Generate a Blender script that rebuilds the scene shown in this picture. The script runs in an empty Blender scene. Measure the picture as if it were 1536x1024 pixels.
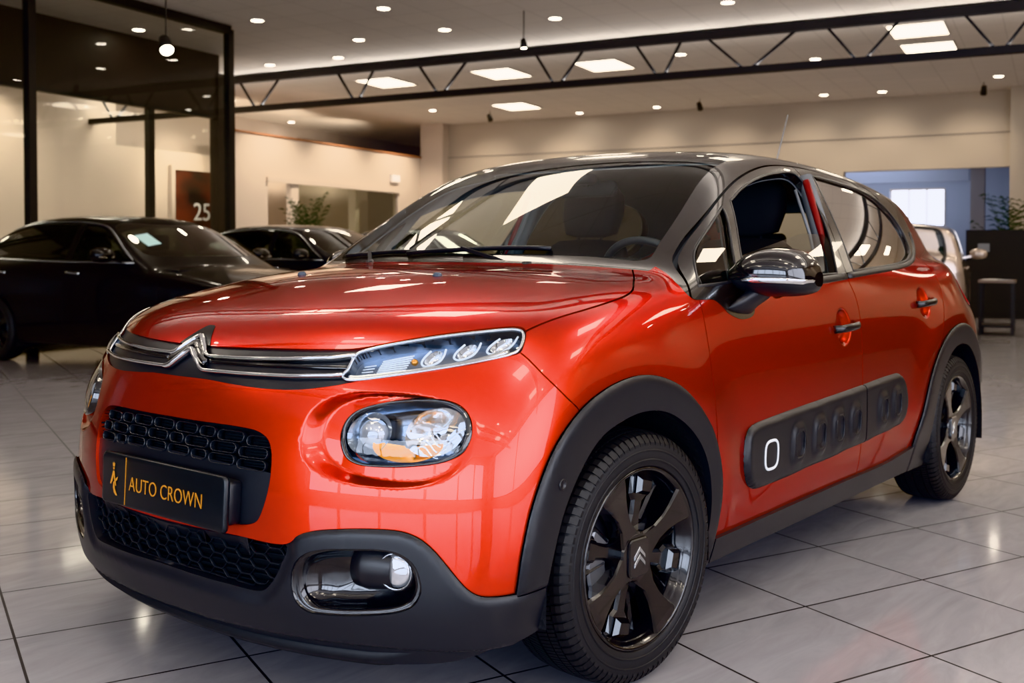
import bpy, bmesh, math, random
import numpy as np
from mathutils import Vector, Matrix

# ---------------------------------------------------------------- maths
class Spl:
    """natural cubic spline"""
    def __init__(s, xs, ys):
        s.x=np.array(xs,float); s.y=np.array(ys,float); n=len(xs); h=np.diff(s.x)
        A=np.eye(n); b=np.zeros(n)
        for i in range(1,n-1):
            A[i,i-1]=h[i-1]; A[i,i]=2*(h[i-1]+h[i]); A[i,i+1]=h[i]
            b[i]=6*((s.y[i+1]-s.y[i])/h[i]-(s.y[i]-s.y[i-1])/h[i-1])
        s.m=np.linalg.solve(A,b); s.h=h
    def __call__(s,t):
        t=np.asarray(t); i=np.clip(np.searchsorted(s.x,t)-1,0,len(s.h)-1)
        h=s.h[i]; a=np.clip((s.x[i+1]-t)/h,-9,9); b=1-a
        tt=np.clip(t,s.x[0],s.x[-1]); a=(s.x[i+1]-tt)/h; b=(tt-s.x[i])/h
        return a*s.y[i]+b*s.y[i+1]+((a**3-a)*s.m[i]+(b**3-b)*s.m[i+1])*h*h/6
def smax(a,b,k):
    h=np.maximum(k-np.abs(a-b),0)/k
    return np.maximum(a,b)+h*h*h*k/6
def smin(a,b,k): return -smax(-a,-b,k)
def sstep(x,a,b):
    t=np.clip((x-a)/(b-a),0,1); return t*t*t*(t*(6*t-15)+10)
def seg_dist(P,A,B):
    d=B-A; L=(d*d).sum(); t=np.clip(((P-A)@d)/max(L,1e-12),0,1)
    return np.sqrt((((P-A)-t[:,None]*d)**2).sum(1))
def poly_sdf(P,Q,far=.06):
    """signed distance (negative inside) from points P to closed polygon Q"""
    P=np.asarray(P,float);Q=np.asarray(Q,float); lo=Q.min(0)-far; hi=Q.max(0)+far
    out=np.full(len(P),far); m=((P>lo)&(P<hi)).all(1); p=P[m]
    if not len(p): return out
    d=np.full(len(p),9.); ins=np.zeros(len(p),bool)
    for i in range(len(Q)):
        A=Q[i-1];B=Q[i]; d=np.minimum(d,seg_dist(p,A,B))
        c=((A[1]>p[:,1])!=(B[1]>p[:,1]))
        with np.errstate(divide='ignore',invalid='ignore'):
            xi=(B[0]-A[0])*(p[:,1]-A[1])/(B[1]-A[1])+A[0]
        ins^=c&(p[:,0]<xi)
    out[m]=np.where(ins,-d,d); return out
def line_sdf(P,Q):
    """signed distance to an open polyline (left of travel positive), ends extended"""
    P=np.asarray(P,float);Q=np.asarray(Q,float).copy()
    Q[0]=Q[0]+(Q[0]-Q[1])/np.linalg.norm(Q[0]-Q[1])*3; Q[-1]=Q[-1]+(Q[-1]-Q[-2])/np.linalg.norm(Q[-1]-Q[-2])*3
    best=np.full(len(P),99.); sg=np.ones(len(P))
    for i in range(len(Q)-1):
        A,B=Q[i],Q[i+1]; d=seg_dist(P,A,B); e=(B-A)/np.linalg.norm(B-A)
        c=e[0]*(P[:,1]-A[1])-e[1]*(P[:,0]-A[0])
        u=d<best-1e-9
        near=np.abs(d-best)<=1e-9
        best=np.where(u,d,best); sg=np.where(u,np.sign(c),sg)
        # at shared corners choose by the larger perpendicular
        if near.any() and i>0:
            A0,B0=Q[i-1],Q[i]; e0=(B0-A0)/np.linalg.norm(B0-A0)
            c0=e0[0]*(P[:,1]-A0[1])-e0[1]*(P[:,0]-A0[0])
            sg=np.where(near,np.where(np.abs(c)>np.abs(c0),np.sign(c),np.sign(c0)),sg)
    return best*np.where(sg==0,1,sg)
def smooth(Q,closed=True,n=6,sharp=()):
    """Catmull-Rom through 2D/3D points; indices in sharp stay corners"""
    Q=[np.array(q,float) for q in Q]; N=len(Q); out=[]
    for i in range(N if closed else N-1):
        p1,p2=Q[i],Q[(i+1)%N]
        p0=Q[i-1] if (closed or i>0) else p1*2-p2
        p3=Q[(i+2)%N] if (closed or i+2<N) else p2*2-p1
        if i in sharp: p0=p1*2-p2
        if (i+1)%N in sharp: p3=p2*2-p1
        def kn(a,b): return max(np.linalg.norm(a-b)**.5,1e-5)
        t0=0;t1=t0+kn(p0,p1);t2=t1+kn(p1,p2);t3=t2+kn(p2,p3)
        for k in range(n):
            t=t1+(t2-t1)*k/n
            A1=(t1-t)/(t1-t0)*p0+(t-t0)/(t1-t0)*p1;A2=(t2-t)/(t2-t1)*p1+(t-t1)/(t2-t1)*p2;A3=(t3-t)/(t3-t2)*p2+(t-t2)/(t3-t2)*p3
            B1=(t2-t)/(t2-t0)*A1+(t-t0)/(t2-t0)*A2;B2=(t3-t)/(t3-t1)*A2+(t-t1)/(t3-t1)*A3
            out.append((t2-t)/(t2-t1)*B1+(t-t1)/(t2-t1)*B2)
    if not closed: out.append(Q[-1])
    return np.array(out)
# ---------------------------------------------------------------- car body as one smooth implicit surface  (X back, y=|Y|, z up)
sW=Spl([-.9,-.6,-.3,0,.5,1.2,2.0,2.5,2.8,3.0,3.2],[.845,.856,.862,.864,.862,.862,.862,.862,.845,.815,.76])
sT=Spl([.10,.2,.3,.45,.6,.75,.85,.95,1.05,1.2],[.09,.05,.02,.002,0,.004,.016,.040,.072,.13])
sX0=Spl([.1,.16,.2,.25,.3,.4,.5,.6,.7,.8,.88,.95,1.05],[-.73,-.765,-.783,-.80,-.812,-.82,-.82,-.81,-.79,-.757,-.712,-.655,-.56])
sA=Spl([.1,.5,.65,.85,1.1],[.40,.414,.43,.53,.60])
sZc=Spl([-.9,-.66,-.5,-.3,-.1,.1,.25,.5,.9,3.4],[.83,.915,.958,.999,1.026,1.042,1.052,1.08,1.09,1.09])
sWg=Spl([.0,.3,.8,1.5,2.2,2.8,3.1,3.3],[.75,.79,.806,.806,.765,.67,.61,.56])
sTG=Spl([.7,.85,.95,1.0,1.05,1.2,1.4,1.5],[-.02,-.02,-.012,0,.019,.091,.216,.29])
sZr=Spl([.3,.6,.8,1.1,1.4,1.8,2.2,2.6,2.9,3.2],[1.325,1.385,1.418,1.455,1.468,1.461,1.436,1.398,1.355,1.30])
WS=math.radians(31)
def body_F(X,Y,z):
    y=np.abs(Y)
    side=y-sW(X)+sT(z)+.11*sstep(X,2.55,3.15)*sstep(z,.72,1.05)
    # soft hips over both wheels
    rf=np.sqrt((X+.05)**2+(z-.32)**2); rr=np.sqrt((X-2.5)**2+(z-.32)**2)
    side=side-.014*np.exp(-((rf-.47)/.11)**2)*sstep(z,.25,.5)-.014*np.exp(-((rr-.47)/.12)**2)*sstep(z,.25,.5)
    a=sA(z); g=a*2.4*y**1.4
    front=((sX0(z)+a*y**2.4)-X)/np.sqrt(1+g*g)
    top=z-(sZc(X)-.048*(y/.8)**2.8-.035*(y/.8)**2*sstep(X,.3,-.5))
    rear=(X-(3.165-.02*((z-.55)/.4)**2-.30*y**3.2))/np.sqrt(1+(.96*y**2.2)**2)
    L=smax(smax(side,top,.14),front,.13)
    L=smax(L,rear,.14)
    L=smax(L,.165-z,.03)
    dz=z-1.0
    sg=(y-(sWg(X)-sTG(z)))*.90
    wind=(-(X-.13-.36*y*y-.10*(dz-.2)**2)*math.sin(WS)+(z-1.03)*math.cos(WS))/np.sqrt(1+(.72*y*math.sin(WS))**2)
    roof=z-(sZr(X)-.085*y*y-.12*y**4)
    rg=(X-(3.08-.50*dz-.35*y**2.2))*.87
    G=smax(roof,sg,.13)
    G=smax(G,wind,.09)
    G=smax(G,rg,.10)
    G=smax(G,.80-z,.02)
    return smin(L,G,.05)
def body_N(P,h=1e-3,F=None):
    F=F or body_F
    X,Y,z=P.T; g=np.stack([F(X+h,Y,z)-F(X-h,Y,z),F(X,Y+h,z)-F(X,Y-h,z),F(X,Y,z+h)-F(X,Y,z-h)],1)/(2*h)
    return g
def project(P,F=None,it=3):
    F=F or body_F
    for _ in range(it):
        g=body_N(P,F=F); f=F(*P.T); n2=(g*g).sum(1); n2=np.maximum(n2,.05)
        P=P-g*np.clip(f/n2,-.02,.02)[:,None]
    return P
def surface_nets(F,lo,hi,h):
    lo=np.array(lo,float); n=np.ceil((np.array(hi)-lo)/h).astype(int)+1
    xs,ys,zs=[lo[i]+h*np.arange(n[i]) for i in range(3)]
    G=np.empty(n,np.float32)
    for i0 in range(0,n[0],32):
        X,Y,Z=np.meshgrid(xs[i0:i0+32],ys,zs,indexing='ij'); G[i0:i0+32]=F(X,Y,Z)
    S=G<0
    c=np.zeros(n-1,np.int8)
    for a in (0,1):
        for b in (0,1):
            for d in (0,1): c+=S[a:n[0]-1+a,b:n[1]-1+b,d:n[2]-1+d]
    cells=np.argwhere((c>0)&(c<8)); idx=np.full(n-1,-1,np.int64); idx[tuple(cells.T)]=np.arange(len(cells))
    acc=np.zeros((len(cells),3)); cnt=np.zeros(len(cells))
    off=[np.array(o) for o in np.ndindex(2,2,2)]
    for a in range(3):
        for o in off:
            if o[a]: continue
            p=cells+o; q=p.copy(); q[:,a]+=1
            ga=G[tuple(p.T)].astype(float); gb=G[tuple(q.T)].astype(float); m=(ga<0)!=(gb<0)
            t=np.where(m,ga/np.where(m,ga-gb,1),0); pt=p+0.; pt[:,a]+=t
            acc[m]+=pt[m]; cnt[m]+=1
    V=lo+h*acc/cnt[:,None]
    quads=[]
    for a in range(3):
        b,d=(a+1)%3,(a+2)%3
        sl=[slice(None)]*3; s2=list(sl); sl[a]=slice(0,-1); s2[a]=slice(1,None)
        E=S[tuple(sl)]!=S[tuple(s2)]; e=np.argwhere(E); inside=S[tuple(sl)][E]
        ok=(e[:,b]>0)&(e[:,d]>0)&(e[:,b]<n[b]-1)&(e[:,d]<n[d]-1); e=e[ok]; inside=inside[ok]
        def c_(db,dd):
            q=e.copy(); q[:,b]+=db; q[:,d]+=dd; return idx[tuple(q.T)]
        q=np.stack([c_(-1,-1),c_(0,-1),c_(0,0),c_(-1,0)],1)
        q[~inside]=q[~inside][:,::-1]; quads.append(q)
    Q=np.concatenate(quads); Q=Q[(Q>=0).all(1)]
    return V,Q
class Piece:
    def __init__(s,V,T): s.V=V; s.T=T
def compact(V,T):
    u,inv=np.unique(T,return_inverse=True); return Piece(V[u],inv.reshape(T.shape))
def cut(pc,field):
    """split a triangle piece along field==0 -> (negative part, positive part)"""
    V,T=pc.V,pc.T
    if len(T)==0: return Piece(V,T),Piece(V,T)
    f=np.asarray(field(V) if callable(field) else field,float).copy(); f[np.abs(f)<1e-7]=1e-7
    s=f>0; ns=s[T].sum(1); neg=[T[ns==0]]; pos=[T[ns==3]]
    M=T[(ns==1)|(ns==2)]
    if len(M):
        sm=s[M]; odd=np.where(sm.sum(1)==1,np.argmax(sm,1),np.argmax(~sm,1))
        r=np.arange(len(M)); a=M[r,odd]; b=M[r,(odd+1)%3]; c=M[r,(odd+2)%3]
        E=np.sort(np.concatenate([np.stack([a,b],1),np.stack([a,c],1)]),1)
        ue,inv=np.unique(E,axis=0,return_inverse=True); inv=inv.ravel()
        t=(f[ue[:,0]]/(f[ue[:,0]]-f[ue[:,1]]))[:,None]; nv=V[ue[:,0]]*(1-t)+V[ue[:,1]]*t
        base=len(V); V=np.concatenate([V,nv]); ab=base+inv[:len(M)]; ac=base+inv[len(M):]
        tip=np.stack([a,ab,ac],1); q1=np.stack([ab,b,c],1); q2=np.stack([ab,c,ac],1); sa=s[a]
        pos+=[tip[sa],q1[~sa],q2[~sa]]; neg+=[tip[~sa],q1[sa],q2[sa]]
    return compact(V,np.concatenate(neg)),compact(V,np.concatenate(pos))
def join(*ps):
    Vs=[];Ts=[];o=0
    for p in ps: Vs.append(p.V);Ts.append(p.T+o);o+=len(p.V)
    V=np.concatenate(Vs);T=np.concatenate(Ts)
    k=np.round(V*2e5).astype(np.int64); u,fi,inv=np.unique(k,axis=0,return_index=True,return_inverse=True)
    T=inv.ravel()[T]; T=T[(T[:,0]!=T[:,1])&(T[:,1]!=T[:,2])&(T[:,0]!=T[:,2])]
    return Piece(V[fi],T)
def mirror(p): return Piece(p.V*[1,-1,1],p.T[:,::-1])
def near_half():
    V,Q=surface_nets(car_F,(-.9,-.93,.15),(3.26,.012,1.52),HB)
    V=project(V,car_F)
    # split along the shorter diagonal
    d1=((V[Q[:,0]]-V[Q[:,2]])**2).sum(1); d2=((V[Q[:,1]]-V[Q[:,3]])**2).sum(1); m=(d1<=d2)[:,None]
    T=np.concatenate([np.where(m,Q[:,[0,1,2]],Q[:,[0,1,3]]),np.where(m,Q[:,[0,2,3]],Q[:,[1,2,3]])])
    pc=Piece(V,T); neg,_=cut(pc,lambda P:P[:,1]); return neg
# ---------------------------------------------------------------- scene helpers
COL=bpy.context.scene.collection
random.seed(4)
LOCAL=[False]
def new_obj(name,data,parent=None):
    """parts are modelled in world coordinates unless LOCAL is on"""
    o=bpy.data.objects.new(name,data); COL.objects.link(o)
    if parent is not None:
        o.parent=parent
        if not LOCAL[0]:
            if parent.type=='EMPTY': o.matrix_parent_inverse=(Matrix.Translation(parent.location)@parent.rotation_euler.to_matrix().to_4x4()).inverted()
    return o
def empty(name,loc,label=None,cat=None,group=None,rotz=0):
    o=bpy.data.objects.new(name,None); COL.objects.link(o); o.location=loc; o.rotation_euler=(0,0,rotz)
    o.empty_display_size=.1
    if label: o['label']=label
    if cat: o['category']=cat
    if group: o['group']=group
    bpy.context.view_layer.update()
    return o
def tag(o,label,cat,group=None,kind=None):
    if label: o['label']=label
    if cat: o['category']=cat
    if group: o['group']=group
    if kind: o['kind']=kind
    return o
def structure(o): o['kind']='structure'; return o
class MB:
    """collects simple shapes into one mesh"""
    def __init__(s): s.v=[]; s.f=[]; s.m=[]; s.sm=[]
    def add(s,v,f,mi=0,smooth=False):
        o=len(s.v); s.v+= [tuple(map(float,p)) for p in v]; s.f+=[tuple(int(i)+o for i in q) for q in f]; s.m+=[mi]*len(f); s.sm+=[smooth]*len(f); return s
    def box(s,lo,hi,mi=0):
        x0,y0,z0=lo;x1,y1,z1=hi
        v=[(x0,y0,z0),(x1,y0,z0),(x1,y1,z0),(x0,y1,z0),(x0,y0,z1),(x1,y0,z1),(x1,y1,z1),(x0,y1,z1)]
        return s.add(v,[(0,3,2,1),(4,5,6,7),(0,1,5,4),(1,2,6,5),(2,3,7,6),(3,0,4,7)],mi)
    def rbox(s,lo,hi,r,mi=0,n=3,axis=2):
        """box with rounded edges round one axis and bevelled ends"""
        lo=np.array(lo,float);hi=np.array(hi,float); a=axis;b,c=(a+1)%3,(a+2)%3
        r=min(r,(hi[b]-lo[b])/2.01,(hi[c]-lo[c])/2.01)
        ring=[]
        for k,(sb,sc) in enumerate([(1,1),(-1,1),(-1,-1),(1,-1)]):
            for j in range(n+1):
                t=(k+j/n)*math.pi/2
                ring.append(((hi[b]-r if sb>0 else lo[b]+r)+r*math.cos(t),(hi[c]-r if sc>0 else lo[c]+r)+r*math.sin(t)))
        ring=np.array(ring); cen=(lo+hi)/2; q=min(r*.5,(hi[a]-lo[a])/3); N=len(ring); V=[];F=[]
        lv=[(lo[a],1),(lo[a]+q*.3,.35),(lo[a]+q,0),(hi[a]-q,0),(hi[a]-q*.3,.35),(hi[a],1)]
        for h,k in lv:
            for (u,w) in ring:
                p=[0,0,0]; p[a]=h
                p[b]=u-np.sign(u-cen[b])*q*k; p[c]=w-np.sign(w-cen[c])*q*k; V.append(p)
        for i in range(5):
            for j in range(N): F.append((i*N+j,i*N+(j+1)%N,(i+1)*N+(j+1)%N,(i+1)*N+j))
        F.append(tuple(range(N))[::-1]);F.append(tuple(range(5*N,6*N)))
        return s.add(V,F,mi,True)
    def tube(s,P,r,n=8,mi=0,closed=False,caps=True):
        P=[Vector(p) for p in P]; N=len(P); R=r if hasattr(r,'__len__') else [r]*N; V=[];F=[]; up=None
        for i in range(N):
            a=P[i-1] if (closed or i>0) else P[0]; b=P[(i+1)%N] if (closed or i<N-1) else P[-1]
            t=(b-a).normalized() if (b-a).length>1e-9 else Vector((0,0,1))
            if up is None:
                up=Vector((0,0,1)) if abs(t.z)<.9 else Vector((1,0,0))
            x=(up-t*up.dot(t)).normalized(); y=t.cross(x); up=x
            for k in range(n):
                q=2*math.pi*k/n; V.append(P[i]+(x*math.cos(q)+y*math.sin(q))*R[i])
        for i in range(N if closed else N-1):
            j=(i+1)%N
            for k in range(n): F.append((i*n+k,i*n+(k+1)%n,j*n+(k+1)%n,j*n+k))
        if caps and not closed: F.append(tuple(range(n))[::-1]);F.append(tuple(range((N-1)*n,N*n)))
        return s.add(V,F,mi,True)
    def bar(s,a,b,w,h=None,mi=0,up=(0,0,1)):
        a=Vector(a);b=Vector(b);h=h or w;t=(b-a).normalized();u=Vector(up)
        if abs(t.dot(u))>.95: u=Vector((1,0,0))
        x=t.cross(u).normalized();y=x.cross(t).normalized()
        V=[p+x*sx*w/2+y*sy*h/2 for p in (a,b) for sx,sy in ((-1,-1),(1,-1),(1,1),(-1,1))]
        return s.add(V,[(3,2,1,0),(4,5,6,7),(0,1,5,4),(1,2,6,5),(2,3,7,6),(3,0,4,7)],mi)
    def lathe(s,prof,n=48,axis='y',mi=0,center=(0,0,0),closed=False,smooth=True):
        """prof: (radius, axial)"""
        V=[];F=[];m=len(prof)
        for k in range(n):
            q=2*math.pi*k/n;c,d=math.cos(q),math.sin(q)
            for r,h in prof:
                p={'y':(r*c,h,r*d),'z':(r*c,r*d,h),'x':(h,r*c,r*d)}[axis]; V.append((p[0]+center[0],p[1]+center[1],p[2]+center[2]))
        for k in range(n):
            k2=(k+1)%n
            for i in range(m if closed else m-1):
                j=(i+1)%m
                F.append((k*m+i,k*m+j,k2*m+j,k2*m+i) if axis!='z' else (k*m+i,k2*m+i,k2*m+j,k*m+j))
        return s.add(V,F,mi,smooth)
    def prism(s,out,h0,h1,axis='y',inset=0.,bev=0.,mi=0):
        """extrude 2D outline (u,v) along axis from h0 (back) to h1 (front), front edge inset/bevelled"""
        out=np.array(out,float); N=len(out)
        e1=np.roll(out,-1,0)-out; e0=out-np.roll(out,1,0)
        n1=np.stack([e1[:,1],-e1[:,0]],1);n0=np.stack([e0[:,1],-e0[:,0]],1)
        n1/=np.linalg.norm(n1,axis=1)[:,None]+1e-12;n0/=np.linalg.norm(n0,axis=1)[:,None]+1e-12; nn=n0+n1; nn/=np.linalg.norm(nn,axis=1)[:,None]+1e-12
        A=(out[:,0]*np.roll(out[:,1],-1)-np.roll(out[:,0],-1)*out[:,1]).sum()
        if A<0: nn=-nn
        sg=1 if h1>h0 else -1
        rings=[(out,h0),(out,h1-sg*bev)]
        if bev>0: rings.append((out-nn*max(inset,bev),h1))
        V=[];F=[]
        for o_,h in rings:
            for u,v in o_: V.append({'y':(u,h,v),'z':(u,v,h),'x':(h,u,v)}[axis])
        for r in range(len(rings)-1):
            for i in range(N): F.append((r*N+i,r*N+(i+1)%N,(r+1)*N+(i+1)%N,(r+1)*N+i))
        F.append(tuple(range(N))[::-1]);F.append(tuple(range((len(rings)-1)*N,len(rings)*N)))
        return s.add(V,F,mi)
    def xf(s,M):
        s.v=[tuple(M@Vector(p)) for p in s.v]; return s
    def build(s,name,mats,parent=None,recalc=True,smooth_angle=None):
        m=bpy.data.meshes.new(name); m.from_pydata(s.v,[],s.f)
        if not isinstance(mats,(list,tuple)): mats=[mats]
        for a in mats: m.materials.append(a)
        m.polygons.foreach_set('material_index',s.m); m.polygons.foreach_set('use_smooth',s.sm)
        if recalc:
            b=bmesh.new(); b.from_mesh(m); bmesh.ops.recalc_face_normals(b,faces=b.faces); b.to_mesh(m); b.free()
        if smooth_angle: m.polygons.foreach_set('use_smooth',[True]*len(m.polygons)); m.set_sharp_from_angle(angle=math.radians(smooth_angle))
        m.update(); return new_obj(name,m,parent)
# ---- materials
def mat(name,col,rough=.5,metal=0.,coat=0.,spec=.5,emis=None,es=1.,alpha=None,coat_rough=.03,trans=0.):
    m=bpy.data.materials.new(name); m.use_nodes=True; b=m.node_tree.nodes['Principled BSDF']
    b.inputs['Base Color'].default_value=(*col,1); b.inputs['Roughness'].default_value=rough; b.inputs['Metallic'].default_value=metal
    b.inputs['Coat Weight'].default_value=coat; b.inputs['Coat Roughness'].default_value=coat_rough; b.inputs['Specular IOR Level'].default_value=spec
    b.inputs['Transmission Weight'].default_value=trans
    if emis: b.inputs['Emission Color'].default_value=(*emis,1); b.inputs['Emission Strength'].default_value=es
    return m
def nd(m,t,**k):
    n=m.node_tree.nodes.new(t)
    for a,v in k.items(): setattr(n,a,v)
    return n
def lk(m,a,b): m.node_tree.links.new(a,b)
def add_noise_bump(m,scale=60,strength=.1,dist=.002,coord='Object',detail=3):
    b=m.node_tree.nodes['Principled BSDF']; tc=nd(m,'ShaderNodeTexCoord'); n=nd(m,'ShaderNodeTexNoise'); n.inputs['Scale'].default_value=scale; n.inputs['Detail'].default_value=detail
    bu=nd(m,'ShaderNodeBump'); bu.inputs['Strength'].default_value=strength; bu.inputs['Distance'].default_value=dist
    lk(m,tc.outputs[coord],n.inputs['Vector']); lk(m,n.outputs['Fac'],bu.inputs['Height']); lk(m,bu.outputs['Normal'],b.inputs['Normal']); return n
def add_noise_col(m,c1,c2,scale=5,detail=4,coord='Object'):
    b=m.node_tree.nodes['Principled BSDF']; tc=nd(m,'ShaderNodeTexCoord'); n=nd(m,'ShaderNodeTexNoise'); n.inputs['Scale'].default_value=scale; n.inputs['Detail'].default_value=detail
    r=nd(m,'ShaderNodeValToRGB'); r.color_ramp.elements[0].color=(*c1,1); r.color_ramp.elements[1].color=(*c2,1); r.color_ramp.elements[0].position=.35; r.color_ramp.elements[1].position=.65
    lk(m,tc.outputs[coord],n.inputs['Vector']); lk(m,n.outputs['Fac'],r.inputs['Fac']); lk(m,r.outputs['Color'],b.inputs['Base Color'])
def glassmat(name,tint=(.8,.85,.83),refl=1.0,ior=1.5,rough=0.,alpha_mix=0.):
    m=bpy.data.materials.new(name); m.use_nodes=True; nt=m.node_tree; nt.nodes.clear()
    o=nd(m,'ShaderNodeOutputMaterial'); t=nd(m,'ShaderNodeBsdfTransparent'); g=nd(m,'ShaderNodeBsdfGlossy'); mx=nd(m,'ShaderNodeMixShader')
    t.inputs[0].default_value=(*tint,1); g.inputs['Roughness'].default_value=rough; g.inputs['Color'].default_value=(1,1,1,1)
    ge=nd(m,'ShaderNodeNewGeometry'); dt=nd(m,'ShaderNodeVectorMath',operation='DOT_PRODUCT'); lk(m,ge.outputs['Incoming'],dt.inputs[0]); lk(m,ge.outputs['Normal'],dt.inputs[1])
    def mth(op,a,b=None):
        n=nd(m,'ShaderNodeMath',operation=op)
        for i,v in enumerate((a,b)):
            if v is None: continue
            if isinstance(v,(int,float)): n.inputs[i].default_value=v
            else: lk(m,v,n.inputs[i])
        return n.outputs[0]
    c=mth('ABSOLUTE',dt.outputs['Value']); p=mth('POWER',mth('SUBTRACT',1.0,c),5.0); F0=((ior-1)/(ior+1))**2
    f=mth('MINIMUM',mth('MULTIPLY',mth('ADD',mth('MULTIPLY',p,1-F0),F0),refl),1.0)
    lk(m,f,mx.inputs[0]); lk(m,t.outputs[0],mx.inputs[1]); lk(m,g.outputs[0],mx.inputs[2]); lk(m,mx.outputs[0],o.inputs[0])
    return m
def emismat(name,col,s):
    m=bpy.data.materials.new(name); m.use_nodes=True; nt=m.node_tree; nt.nodes.clear()
    o=nd(m,'ShaderNodeOutputMaterial'); e=nd(m,'ShaderNodeEmission'); e.inputs[0].default_value=(*col,1); e.inputs[1].default_value=s; lk(m,e.outputs[0],o.inputs[0]); return m
# ---- turn surface pieces into objects
def boundary(T):
    E=np.concatenate([T[:,[0,1]],T[:,[1,2]],T[:,[2,0]]]); S=np.sort(E,1)
    u,inv,c=np.unique(S,axis=0,return_inverse=True,return_counts=True); return E[c[inv.ravel()]==1]
def vnormals(V,T):
    n=np.cross(V[T[:,1]]-V[T[:,0]],V[T[:,2]]-V[T[:,0]]); N=np.zeros_like(V)
    for k in range(3): np.add.at(N,T[:,k],n)
    return N/(np.linalg.norm(N,axis=1)[:,None]+1e-12)
def skin(name,pc,m,parent=None,F=None,off=None,flange=.012,reproj=True,bend=None):
    """panel from a surface piece: F gives true normals; off moves it along the normal (number or array)"""
    F=F or body_F; V,T=pc.V,pc.T
    if len(T)==0: print('EMPTY PIECE',name); return new_obj(name,bpy.data.meshes.new(name),parent)
    if reproj: V=project(V,F,2)
    N=body_N(V,F=F); N/=np.linalg.norm(N,axis=1)[:,None]+1e-12
    V0=V
    if off is not None:
        o=off if np.isscalar(off) else off[:,None]; V=V+N*o
        if not np.isscalar(off): N=vnormals(V,T)
    allV=[V];allN=[N];allF=[T]
    if flange:
        E=boundary(T); a,b=V[E[:,0]],V[E[:,1]]; na,nb=N[E[:,0]],N[E[:,1]]
        base=len(V); k=len(E); a2=a-na*flange; b2=b-nb*flange
        fn=np.cross(b-a,-(na+nb)); fn/=np.linalg.norm(fn,axis=1)[:,None]+1e-12; fn=-fn
        allV+=[a,b,b2,a2]; allN+=[fn]*4; r=np.arange(k)
        allF.append(np.stack([base+k+r,base+r,base+3*k+r],1)); allF.append(np.stack([base+k+r,base+3*k+r,base+2*k+r],1))
    V=np.concatenate(allV);N=np.concatenate(allN);Fc=np.concatenate(allF)
    me=bpy.data.meshes.new(name); me.vertices.add(len(V)); me.vertices.foreach_set('co',V.astype(np.float32).ravel())
    me.loops.add(len(Fc)*3); me.loops.foreach_set('vertex_index',Fc.astype(np.int32).ravel()); me.polygons.add(len(Fc)); me.polygons.foreach_set('loop_start',np.arange(0,len(Fc)*3,3,dtype=np.int32))
    me.update(calc_edges=True); me.validate(clean_customdata=False)
    me.polygons.foreach_set('use_smooth',np.ones(len(me.polygons),bool)); me.normals_split_custom_set_from_vertices(N.tolist())
    me.materials.append(m); return new_obj(name,me,parent)
def gap(pc,field,w=.004):
    f=field(pc.V) if callable(field) else field
    return cut(pc,f+w/2)[0],cut(pc,f-w/2)[1]
def march(P,D,F=None,n=400,maxd=3.):
    """first hit of rays with the body"""
    F=F or body_F; P=np.atleast_2d(np.array(P,float)); D=np.atleast_2d(np.array(D,float)); D=np.broadcast_to(D,P.shape); t=np.zeros(len(P))
    for _ in range(n):
        f=F(*(P+D*t[:,None]).T); t=t+np.where(f>1e-5,np.maximum(f*.45,1e-4),0)
        if (f<=1e-5).all(): break
    return P+D*t[:,None]
def on_front(yz,F=None):
    yz=np.array(yz,float); P=np.stack([np.full(len(yz),-1.1),yz[:,0],yz[:,1]],1); return march(P,[1,0,0],F)
def on_side(xz,s=-1,F=None):
    xz=np.array(xz,float); P=np.stack([xz[:,0],np.full(len(xz),s*1.1),xz[:,1]],1); return march(P,[0,-s,0],F)
def on_top(xy,F=None):
    xy=np.array(xy,float); P=np.stack([xy[:,0],xy[:,1],np.full(len(xy),1.7)],1); return march(P,[0,0,-1],F)
def nrm(P,F=None):
    N=body_N(np.array(P),F=F or body_F); return N/(np.linalg.norm(N,axis=1)[:,None]+1e-12)
def ribbon(mb,P,N,w,h,closed=False,lift=0.,mi=0,prof=None):
    """moulding along P lying on a surface with normals N: width w, height h, rounded top"""
    P=np.array(P,float);N=np.array(N,float); n=len(P)
    if closed: T=np.roll(P,-1,0)-np.roll(P,1,0)
    else:
        T=np.empty_like(P);T[1:-1]=P[2:]-P[:-2];T[0]=P[1]-P[0];T[-1]=P[-1]-P[-2]
    T/=np.linalg.norm(T,axis=1)[:,None]+1e-12; B=np.cross(T,N);B/=np.linalg.norm(B,axis=1)[:,None]+1e-12
    w=np.broadcast_to(w,n);h=np.broadcast_to(h,n)
    prof=prof or [(-1,-.6),(-1,.35),(-.75,.8),(-.3,1),(.3,1),(.75,.8),(1,.35),(1,-.6)]
    m=len(prof);V=[];F=[]
    for i in range(n):
        for (a,b) in prof: V.append(P[i]+B[i]*a*w[i]/2+N[i]*(b*h[i]+lift))
    for i in range(n if closed else n-1):
        j=(i+1)%n
        for k in range(m): F.append((i*m+k,i*m+(k+1)%m,j*m+(k+1)%m,j*m+k))
    if not closed: F.append(tuple(range(m)));F.append(tuple(range((n-1)*m,n*m))[::-1])
    mb.add(V,F,mi,True)
def sheet(mb,pts_grid,mi=0,smooth=True):
    """grid of points (list of rows)"""
    R=len(pts_grid);C_=len(pts_grid[0]); V=[p for r in pts_grid for p in r]
    F=[(i*C_+j,i*C_+j+1,(i+1)*C_+j+1,(i+1)*C_+j) for i in range(R-1) for j in range(C_-1)]
    mb.add(V,F,mi,smooth)

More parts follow.
